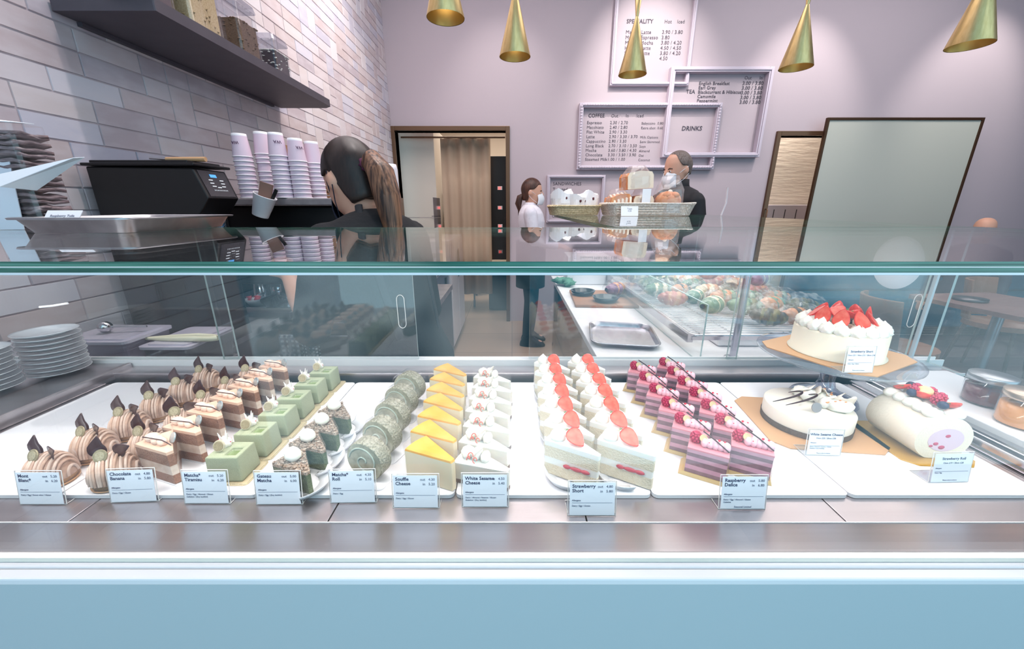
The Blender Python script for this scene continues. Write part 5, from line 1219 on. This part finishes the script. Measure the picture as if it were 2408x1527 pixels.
basket(.655, 1.985, .405, .24, .055, 'long whitewashed wicker basket of bagged breads', WICKW, R(-2))
TIS = mat('tissue_paper', 'f3f0f5', .8); BEAN = mat('dark_bean', '5a2530', .5)
def tissue(x, y, w_, h, seed, lab):
    rr = random.Random(seed); mb = MB(); N = 22; rs = []
    def nz(p_, q_): return noise.noise(Vector((math.cos(p_)*2.2+seed*5, math.sin(p_)*2.2, q_*2.5)))*2
    for j in range(6):
        v = j/5; rs.append([(w_*(.40+.12*v-(.34 if j == 5 else 0))*math.cos(a_)*(1+.10*nz(a_, v)), w_*(.36+.10*v-(.32 if j == 5 else 0))*math.sin(a_)*(1+.10*nz(a_, v+3)), h*1.12*(v if j < 5 else .86)*(.80+.05*nz(a_, 7)*v+(.30 if j in (3, 4) else 0)*v*max(0, math.sin(a_+seed*.9))**4+(.22 if j == 4 else 0)*max(0, math.sin(a_+2.6+seed))**6)) for a_ in (TAU*i/N for i in range(N))])
    mb.rings(rs, 0, False, True); t_ = thing('tissue_wrapped_bread', lab, 'bread', (x, y, GT+.014), 0, 'tissue wrapped breads'); mb.build('tissue', TIS, t_, solid=.001)
    b_ = MB().ell((0, 0, h*.36), (w_*.38, w_*.34, h*.34), 0, 14, 9, .1)
    b_.build('bread', [mat('pale_bread', 'ecd9c6', .7)], t_)
    for k_ in range(2):
        a_ = -1.2+k_*.8; MB().ell((w_*.44*math.cos(a_), w_*.42*math.sin(a_), h*.56), (.006, .004, .007), 0, 8, 6, .5).build('bean', BEAN, t_)
tissue(.252, 2.06, .115, .125, 1, 'white tissue wrapped bread at the wall side of the small basket'); tissue(.325, 2.05, .10, .10, 4, 'white tissue wrapped bread in the middle of the small basket'); tissue(.392, 2.07, .10, .12, 7, 'white tissue wrapped bread next to the long basket')
CRUST = mat('toasted_crust', 'd27c42', .55, n=(30, .6), col2='eab88a'); CRUMBM = mat('bread_crumb', 'f0ddc8', .8)
def loaf(x, y, z, w_, d_, h, rz, lab, stripes=0, tilt=0, round_=0):
    t_ = thing('bagged_loaf', lab, 'bread', (x, y, z), rz, 'bagged breads in the long basket'); t_.rotation_euler = (0, tilt, rz)
    mb = MB()
    if round_:
        mb.ell((0, 0, h*.34), (w_*.44, d_*.42, h*.32), 0, 20, 12, .1)
        for k_ in range(5): mb.ell((w_*.2*math.cos(k_*1.3), d_*.2*math.sin(k_*1.3)-.01, h*.5), (w_*.16, d_*.16, h*.13), 0, 10, 7)
        mb.ell((0, -d_*.1, h*.62), (.012,)*3, 1, 8, 6)
    else:
        P = [(-w_*.42, 0), (w_*.42, 0), (w_*.42, h*.62), (w_*.36, h*.78), (0, h*.85), (-w_*.36, h*.78), (-w_*.42, h*.62)]
        sideprism(mb, P, -d_*.40, d_*.40, 0); mb.m[-9:-7] = [1, 1] if not stripes else [0, 0]
        if stripes:
            for k_ in range(5): mb.tube([(-w_*.40+w_*.17*k_, -d_*.41, .004), (-w_*.30+w_*.17*k_, -d_*.41, h*.6), (-w_*.28+w_*.16*k_, 0, h*.86)], .006, 6, 1)
    mb.build('loaf', [CRUST, CRUMBM], t_)
    rr = random.Random(int(x*100)); rs = []
    for j in range(9):
        v = j/8; k_ = (1-.0*v) if v < .6 else 1-.45*(v-.6)/.4; rs.append([(w_*.5*k_*math.cos(a_)*(abs(math.cos(a_))**-.25 if abs(math.cos(a_)) > .3 else 1.25)*rr.uniform(.94, 1.04)*.93, d_*.5*k_*math.sin(a_)*rr.uniform(.94, 1.04)*1.02, .002+h*1.08*v) for a_ in (TAU*i/16 for i in range(16))])
    mb = MB().rings(rs, 0, False, False); mb.add(rs[-1], [tuple(range(16))], 0); mb.build('plastic_bag', BAG, t_)
zb_ = GT+.012
loaf(.525, 1.965, zb_, .115, .14, .105, .1, 'bagged striped loaf slanting at the tissue side end of the long basket', 1, R(-12)); loaf(.630, 1.99, zb_, .115, .15, .10, 0, 'bagged white toast loaf in the middle of the long basket')
loaf(.605, 1.99, zb_+.112, .15, .14, .095, .1, 'bagged loaf lying on top of the other breads', 0, R(-4)); loaf(.745, 1.93, zb_, .135, .16, .155, 0, 'tall bagged round bun with a red glazed crust', round_=1)
MB_ = MB().box(-.02, .02, -.001, 0, .0, .11).build('white_ribbon', PAPER, None, (.632, 1.905, zb_+.0005)); tag(MB_, 'white paper band on the front of the toast loaf bag', 'band')
o = MB().box(-.040, .040, -.0008, .0008, 0, .045).build('basket_card', PAPER, None, (.545, 1.852, GT+.001)); o.rotation_euler = (R(-16), 0, 0); tag(o, 'white name card leaning on the long basket', 'card')
text('lettering', 'Toast\n4.20', .010, Matrix.Translation((0, -.0012, .030)) @ Matrix.Rotation(PI/2, 4, 'X'), INKG, o, 'CENTER')
t = thing('lid_bracket', 'white metal bracket holding the far glass lid beside the long basket', 'bracket', (1.00, 1.95, GT))
MB().tube([(.02, 0, .001), (.035, 0, .06), (.03, 0, .13)], .008, 8, flat=.3).build('arm', mat('bracket_white', 'd6d6de', .3), t)
o = MB().lathe([(.001, 0), (.070, 0), (.070, .0006), (.001, .0006)], 40).build('round_sticker', mat('sticker_white', 'e6e6f0', .6)); o.rotation_euler = (PI/2, 0, R(-90)); o.location = (1.0335, 1.035, 1.255)
tag(o, 'oval looking plain white round sticker on the side glass', 'sticker')

# ------------------------------------------------------------------ pendant lamps
BRASS = mat('brushed_brass', 'dcc088', .34, .85, n=(14, .35), stretch=(8, 8, .3), col2='b8975a')
BRIN = mat('brass_inside', 'c09a58', .4, .8)
def make_lamp():
    t_ = thing('pendant_lamp', '', 'pendant lamp')
    MB().lathe([(.074, .0), (.0745, .001), (.008, .262), (.0075, .268)], 40, 0, cap=False).lathe([(.0725, .001), (.0065, .262)], 40, 1, cap=False).build('lower_cone', [BRASS, BRIN], t_)
    MB().lathe([(.0075, .262), (.022, .385), (.021, .386), (.001, .384)], 32, cap=False).build('upper_cone', BRASS, t_)
    MB().tube([(0, 0, .384), (0, 0, CEIL-2.09)], .0025, 6).build('cord', BLACK, t_)
    MB().lathe([(.001, .03), (.022, .04), (.026, .06), (.018, .085), (.012, .10)], 20).build('bulb', mat('warm_bulb', 'fff0d0', .3, emit=2.5), t_)
    MB().lathe([(.05, CEIL-2.09-.02), (.05, CEIL-2.09-.001), (.001, CEIL-2.09-.001)], 24).build('ceiling_rose', BRASS, t_); return t_
pl_ = make_lamp(); used = 0
for px, py, Y, lab in ((1048, 43, 1.80, 'brass cone pendant lamp nearest the tiled wall'), (1211, 134, 2.13, 'brass cone pendant lamp above the kitchen doorway side of the menu'), (1487, 176, 2.40, 'brass cone pendant lamp in front of the top menu frame'), (1871, 160, 2.22, 'brass cone pendant lamp between the menu and the green glass panel'), (2279, 108, 1.85, 'brass cone pendant lamp above the green glass panel, nearest the frame corner')):
    p = py_(px, py, Y); o = pl_ if not used else dup(pl_); used = 1; o.location = (p.x, Y, p.z); o['label'] = lab; o['group'] = 'brass pendant lamps'
    l = bpy.data.lights.new('lamp_bulb', 'SPOT'); l.energy = 7; l.spot_size = R(70); l.spot_blend = .6; l.color = (1, .88, .7); l.shadow_soft_size = .02
    lo = bpy.data.objects.new('lamp_bulb', l); COL.objects.link(lo); lo.location = (p.x, Y, p.z+.03)

# ------------------------------------------------------------------ menu frames on the back wall
MF = mat('lilac_moulding', 'c6bac6', .5); MINK = mat('menu_ink', '4e4852', .7)
def frame(name, lab, x0, x1, z0, z1, tk, dp, y=BACKY, rope=False, sides='LRTB'):
    t_ = thing(name, lab, 'menu frame', ((x0+x1)/2, y, z0), 0, 'menu frames on the lilac wall'); w2 = (x1-x0)/2; h = z1-z0
    segs = {'L': ((-w2, 0), (-w2, h)), 'R': ((w2, 0), (w2, h)), 'T': ((-w2, h), (w2, h)), 'B': ((-w2, 0), (w2, 0))}
    mb = MB()
    for s_ in sides:
        (ax, az), (bx_, bz) = segs[s_]; L = math.hypot(bx_-ax, bz-az)
        if s_ in 'LR': mb.box(ax-tk/2, ax+tk/2, -dp, -.001, az-tk/2, bz+tk/2).box(ax-tk*.2, ax+tk*.2, -dp-.010, -dp, az, bz)
        else: mb.box(ax+tk/2, bx_-tk/2, -dp, -.001, az-tk/2, az+tk/2).box(ax, bx_, -dp-.010, -dp, az-tk*.2, az+tk*.2)
        if rope:
            n_ = int(L/.028)
            for i in range(n_): mb.ell((ax+(bx_-ax)*(i+.5)/n_, -dp-.006, az+(bz-az)*(i+.5)/n_), (.017 if s_ in 'TB' else .014, .014, .012 if s_ in 'TB' else .017), 0, 8, 6)
    mb.build('moulding', MF, t_, bevel=.004); return t_
def menu_text(t_, nm, body, x, z, size, align='LEFT', bold=0, m_=MINK, line=1.0, shear=0):
    text(nm, body, size, Matrix.Translation((x, -.003, z)) @ Matrix.Rotation(PI/2, 4, 'X'), m_, t_, align, bold, 1.05, shear, line=line)
def wp(px, py): return py_(px, py, BACKY)
# speciality
a, b_ = wp(1436, 200), wp(1632, 0)
x1 = wp(1612, 190).x
t = frame('menu_frame', 'tall plain menu frame headed SPECIALITY behind the pendant lamp', a.x, x1, a.z, 3.75, .035, .05)
def mt(px, py): q = wp(px, py); return q.x-t.location.x, q.z-t.location.z
x, z = mt(1473, 55); menu_text(t, 'heading', 'SPECIALITY', x, z, .052, bold=.001)
x, z = mt(1562, 55); menu_text(t, 'heading', 'Hot    Iced', x, z, .045)
x, z = mt(1471, 80); menu_text(t, 'item_lettering', 'Matcha Latte\nMatcha Espresso\nMatcha Mocha\nHojicha Latte\nSesame Latte\nYuzu Latte', x, z, .048, line=.98)
x, z = mt(1556, 80); menu_text(t, 'price_lettering', '3.90 / 3.80\n3.80\n3.80 / 4.20\n4.50 / 4.50\n3.80 / 4.20\n4.50', x, z, .048, line=.98)
# tea
a, b_ = wp(1578, 168), wp(1806, 168); c_ = wp(1562, 366)
t = frame('menu_frame', 'plain menu frame of teas overlapping the two others', a.x, b_.x, c_.z, a.z, .05, .075, sides='LRTB')
x, z = mt(1613, 220); menu_text(t, 'heading', 'TEA', x, z, .052, bold=.001)
x, z = mt(1643, 200); menu_text(t, 'item_lettering', 'English Breakfast\nEarl Grey\nBlackcurrant & Hibiscus\nCamomile\nPeppermint', x, z, .046, bold=.0006, line=.90)
x, z = mt(1745, 200); menu_text(t, 'price_lettering', '3.00 / 3.80\n3.00 / 3.80\n3.00 / 3.80\n3.00 / 3.80\n3.00 / 3.80', x, z, .050, bold=.0006, line=.90)
x, z = mt(1750, 187); menu_text(t, 'heading', 'Out      In', x, z, .045)
# coffee
a, b_ = wp(1366, 250), wp(1688, 250); c_ = wp(1360, 395)
t = frame('menu_frame', 'wide rope edged menu frame headed COFFEE and DRINKS', a.x, b_.x, c_.z, a.z, .045, .06, rope=True)
x, z = mt(1383, 276); menu_text(t, 'heading', 'COFFEE', x, z, .050, bold=.001)
x, z = mt(1437, 276); menu_text(t, 'heading', 'Out      In      Iced', x, z, .045)
LH = 1.12
x, z = mt(1380, 292); menu_text(t, 'item_lettering', 'Espresso\nMacchiato\nFlat White\nLatte\nCappuccino\nLong Black\nMocha\nChocolate\nSteamed Milk', x, z, .044, line=LH*.95)
x, z = mt(1434, 292); menu_text(t, 'price_lettering', '2.30 / 2.70\n2.40 / 2.80\n2.90 / 3.30\n2.90 / 3.30 / 3.70\n2.90 / 3.30\n2.70 / 3.10 / 3.50\n3.60 / 3.80 / 4.30\n3.30 / 3.50 / 3.90\n1.00 / 1.00', x, z, .044, line=LH*.95)
x, z = mt(1508, 293); menu_text(t, 'extra_lettering', 'Babyccino  0.80\nExtra shot  0.60\n\nMilk Options\nSemi Skimmed\nSoya\nAlmond\nOat\nCoconut', x, z, .036, line=LH*1.16)
x, z = mt(1602, 307); menu_text(t, 'heading', 'DRINKS', x, z, .062, bold=.0016, shear=.1)
# small lower frame
a, b_ = wp(1290, 416), wp(1419, 416); c_ = wp(1290, 520)
t = frame('menu_frame', 'small low plain menu frame partly hidden by the breads', a.x, b_.x, c_.z, a.z, .035, .04)
x, z = mt(1300, 436); menu_text(t, 'item_lettering', 'SANDWICHES\nToasted\nHam & Cheese\nTuna\nEgg\nCoronation\nChicken', x, z, .050, line=1.2)

# ------------------------------------------------------------------ kitchen beyond door 1
CURT = mat('beige_curtain', 'b39a84', .9, bump=(50, .2))
rows = []
a, b_ = py_(1034, 322, 4.92), py_(1152, 322, 4.92)
for i in range(25):
    u = i/24; rows.append([(a.x+(b_.x-a.x)*u, 4.94+.022*math.sin(u*26)+.01*math.sin(u*9), z) for z in (2.16, 1.5, .85, .30)])
o = MB().sheet(rows).build('curtain', CURT, None, solid=.004); tag(o, 'beige fabric curtain hanging in the kitchen doorway', 'curtain')
tag(MB().tube([(-1.29, 4.90, 2.165), (-.08, 4.90, 2.165)], .010, 8).build('curtain_rail', BRONZE), 'thin curtain rail across the kitchen doorway', 'curtain rail')
t = thing('oven', 'dark kitchen deck oven with red digital displays', 'oven', (-.22, 5.35, 0))
MB().box(-.10, .42, -.14, .6, .02, 2.0).build('body', mat('oven_dark', '2b2422', .35, .4), t, bevel=.005)
for z in (1.60, 1.36, 1.13, .80):
    q = MB().box(.035, .095, -.146, -.141, z, z+.045); q.build('display_frame', PAPER, t); text('digits', '21', .04, Matrix.Translation((.043, -.148, z+.008)) @ Matrix.Rotation(PI/2, 4, 'X'), mat('red_led', 'ff3b30', .4, emit=3), t)
MB().tube([(-.06, -.17, 1.0), (-.06, -.17, 1.62)], .010, 8).build('handle', DSTEEL, t)
t = thing('kitchen_cabinet', 'tall cream kitchen cabinet with small white posters', 'cabinet', (-1.05, 5.25, 0))
MB().box(-.30, .12, -.25, .5, .0, 2.3).build('body', mat('cream_cabinet', 'cfc4b8', .5), t, bevel=.004); MB().tube([(.05, -.27, 1.28), (.16, -.27, 1.28)], .006, 6).build('handle', DSTEEL, t)
t = thing('tray_trolley', 'steel trolley of black trays in the kitchen', 'trolley', (-.72, 5.6, 0))
for x in (-.18, .18): MB().tube([(x, -.2, .12), (x, -.2, 1.58), (x, .25, 1.58), (x, .25, .12)], .012, 8).build('upright', DSTEEL, t)
for i in range(7): MB().box(-.165, .165, -.2, .25, .28+.18*i, .30+.18*i).build('black_tray', BLACK, t)
for x in (-.18, .18): MB().at((x, -.2, .06), 0, 0, PI/2).lathe([(.001, -.012), (.055, -.012), (.058, 0), (.055, .012), (.001, .012)], 20).build('wheel', DSTEEL, t)
tag(MB().box(-.30, .34, -.005, .005, 0, .9).build('mop_screen', mat('steel_shelf', '8c8480', .4, .6), None, (-.1, 6.9, 0)), 'low steel screen at the back of the kitchen', 'screen')
t = thing('kitchen_bin', 'grey bin on wheels on the pale kitchen floor', 'bin', (-.52, 6.3, 0))
MB().lathe([(.001, .1), (.13, .1), (.16, .62), (.165, .63), (.001, .64)], 24).build('body', mat('bin_grey', '6a6766', .5), t); MB().at((-.06, -.12, .06), 0, 0, PI/2).lathe([(.001, -.015), (.055, -.015), (.06, 0), (.055, .015), (.001, .015)], 20).build('wheel', BLACK, t)
# side room: white radiator-like cabinet
t = thing('wall_heater', 'white wall unit seen through the narrow doorway', 'heater', (py_(1850, 485, 5.3).x, 5.35, 1.2))
MB().box(-.35, .55, 0, .2, 0, .22).build('body', mat('white_unit', 'd8ccd0', .4), t, bevel=.01)
for i in range(5): MB().box(-.28+.15*i, -.27+.15*i, -.004, -.0005, .02, .16).build('slot', DSTEEL, t)
tag(MB().box(-.2, .2, -.01, .01, 0, 2.15).build('sliding_leaf', mat('lilac_leaf', '8d8190', .6), None, (d2l-.10, BACKY+.16, 0)), 'lilac sliding door leaf inside the narrow doorway', 'door leaf')
MBh = MB().tube([(0, 0, 0), (0, -.03, .01), (0, -.03, .24), (0, 0, .25)], .007, 8).build('door_handle', BRONZE, None, (d2l-.02, BACKY-.031, 1.12)); tag(MBh, 'bronze pull handle on the narrow doorway frame', 'handle')
# green glass sliding panel
PYY = 4.56; a, b_ = py_(1945, 277, PYY), py_(2313, 280, PYY)
t = thing('glass_screen', 'large grey green frosted glass panel in a thin bronze frame', 'glass panel', ((a.x+b_.x)/2, PYY, 0)); hw = (b_.x-a.x)/2; zt_ = a.z; tk = .026
MB().box(-hw+tk, hw-tk, -.006, .006, .03, zt_-tk).build('glass', mat('grey_green_glass', 'b4b4aa', .35, coat=.15), t)
MB().box(-hw, -hw+tk, -.016, .016, .002, zt_).box(hw-tk, hw, -.016, .016, .002, zt_).box(-hw+tk, hw-tk, -.016, .016, zt_-tk, zt_).box(-hw+tk, hw-tk, -.016, .016, .002, .03).build('frame', mat('dark_bronze', '4f3626', .35, .7), t, bevel=.002)
# banquette added for the blue glass reflection, tables, chairs
TEAL = mat('reflection_teal', '1f5f7a', .6, n=(6, .4))  # blue of the glass reflection put into the bench colour
t = thing('reflection_bench', 'made-up teal bench along the far wall, standing in for blue glass reflections', 'bench', (4.7, 4.35, 0))
MB().box(-1.55, 1.45, -.30, .12, .12, .46).build('seat', TEAL, t, bevel=.03); MB().box(-1.55, 1.45, .02, .14, .46, .80).build('backrest', TEAL, t, bevel=.03); MB().box(-1.5, 1.4, -.2, .1, .0, .119).build('plinth', BLACK, t)
def table(x, y, rz, lab, w_=.72, d_=.66):
    t_ = thing('cafe_table', lab, 'table', (x, y, 0), rz, 'cafe tables in the seating area')
    MB().prism(rect(0, 0, w_, d_, .03), .72, .75).build('top', mat('table_wood', '8a6a64', .4, n=(4, .5), stretch=(1, 6, 1), col2='6a4c48'), t_, bevel=.004)
    MB().tube([(0, 0, .02), (0, 0, .719)], .03, 14).build('leg', mat('pale_metal', '9aa4ad', .3, .8), t_); MB().lathe([(.22, 0), (.22, .01), (.05, .022), (.001, .022)], 32).build('base', DSTEEL, t_)
table(3.45, 2.62, .1, 'wooden cafe table nearest the glass, cut off by the frame edge'); table(5.35, 3.3, 0, 'wooden cafe table before the teal bench')
def chair(x, y, rz, lab):
    t_ = thing('cafe_chair', lab, 'chair', (x, y, 0), rz, 'brown cafe chairs'); wd = mat('brown_leather', '8a6048', .5)
    MB().prism(circ(0, 0, .21, 28), .43, .47).build('seat', wd, t_, bevel=.01)
    rows = [[(.21*math.sin(a_)*(1+.05*v), .21*math.cos(a_)*.9+.02+.05*v, .48+.33*v) for a_ in (-1.1+2.2*i/14 for i in range(15))] for v in (0, .33, .66, 1)]
    MB().sheet(rows).build('backrest', wd, t_, solid=.02, bevel=.006)
    for sx_ in (-1, 1):
        for sy_ in (-1, 1): MB().tube([(sx_*.14, sy_*.14, .43), (sx_*.19, sy_*.19, .0)], [.016, .011], 8).build('leg', mat('dark_wood', '3a2822', .5), t_)
chair(2.72, 2.55, R(75), 'brown round backed chair nearest the cake case'); chair(3.5, 2.05, R(170), 'brown chair on the near side of the first table'); chair(4.1, 3.1, R(20), 'brown chair between the two tables')
tag(MB().lathe([(.001, 0), (.09, 0), (.09, .02), (.001, .02)], 24).build('placemat', DSTEEL, None, (3.3, 2.7, .7505)), 'dark round mat on the nearest cafe table', 'mat')
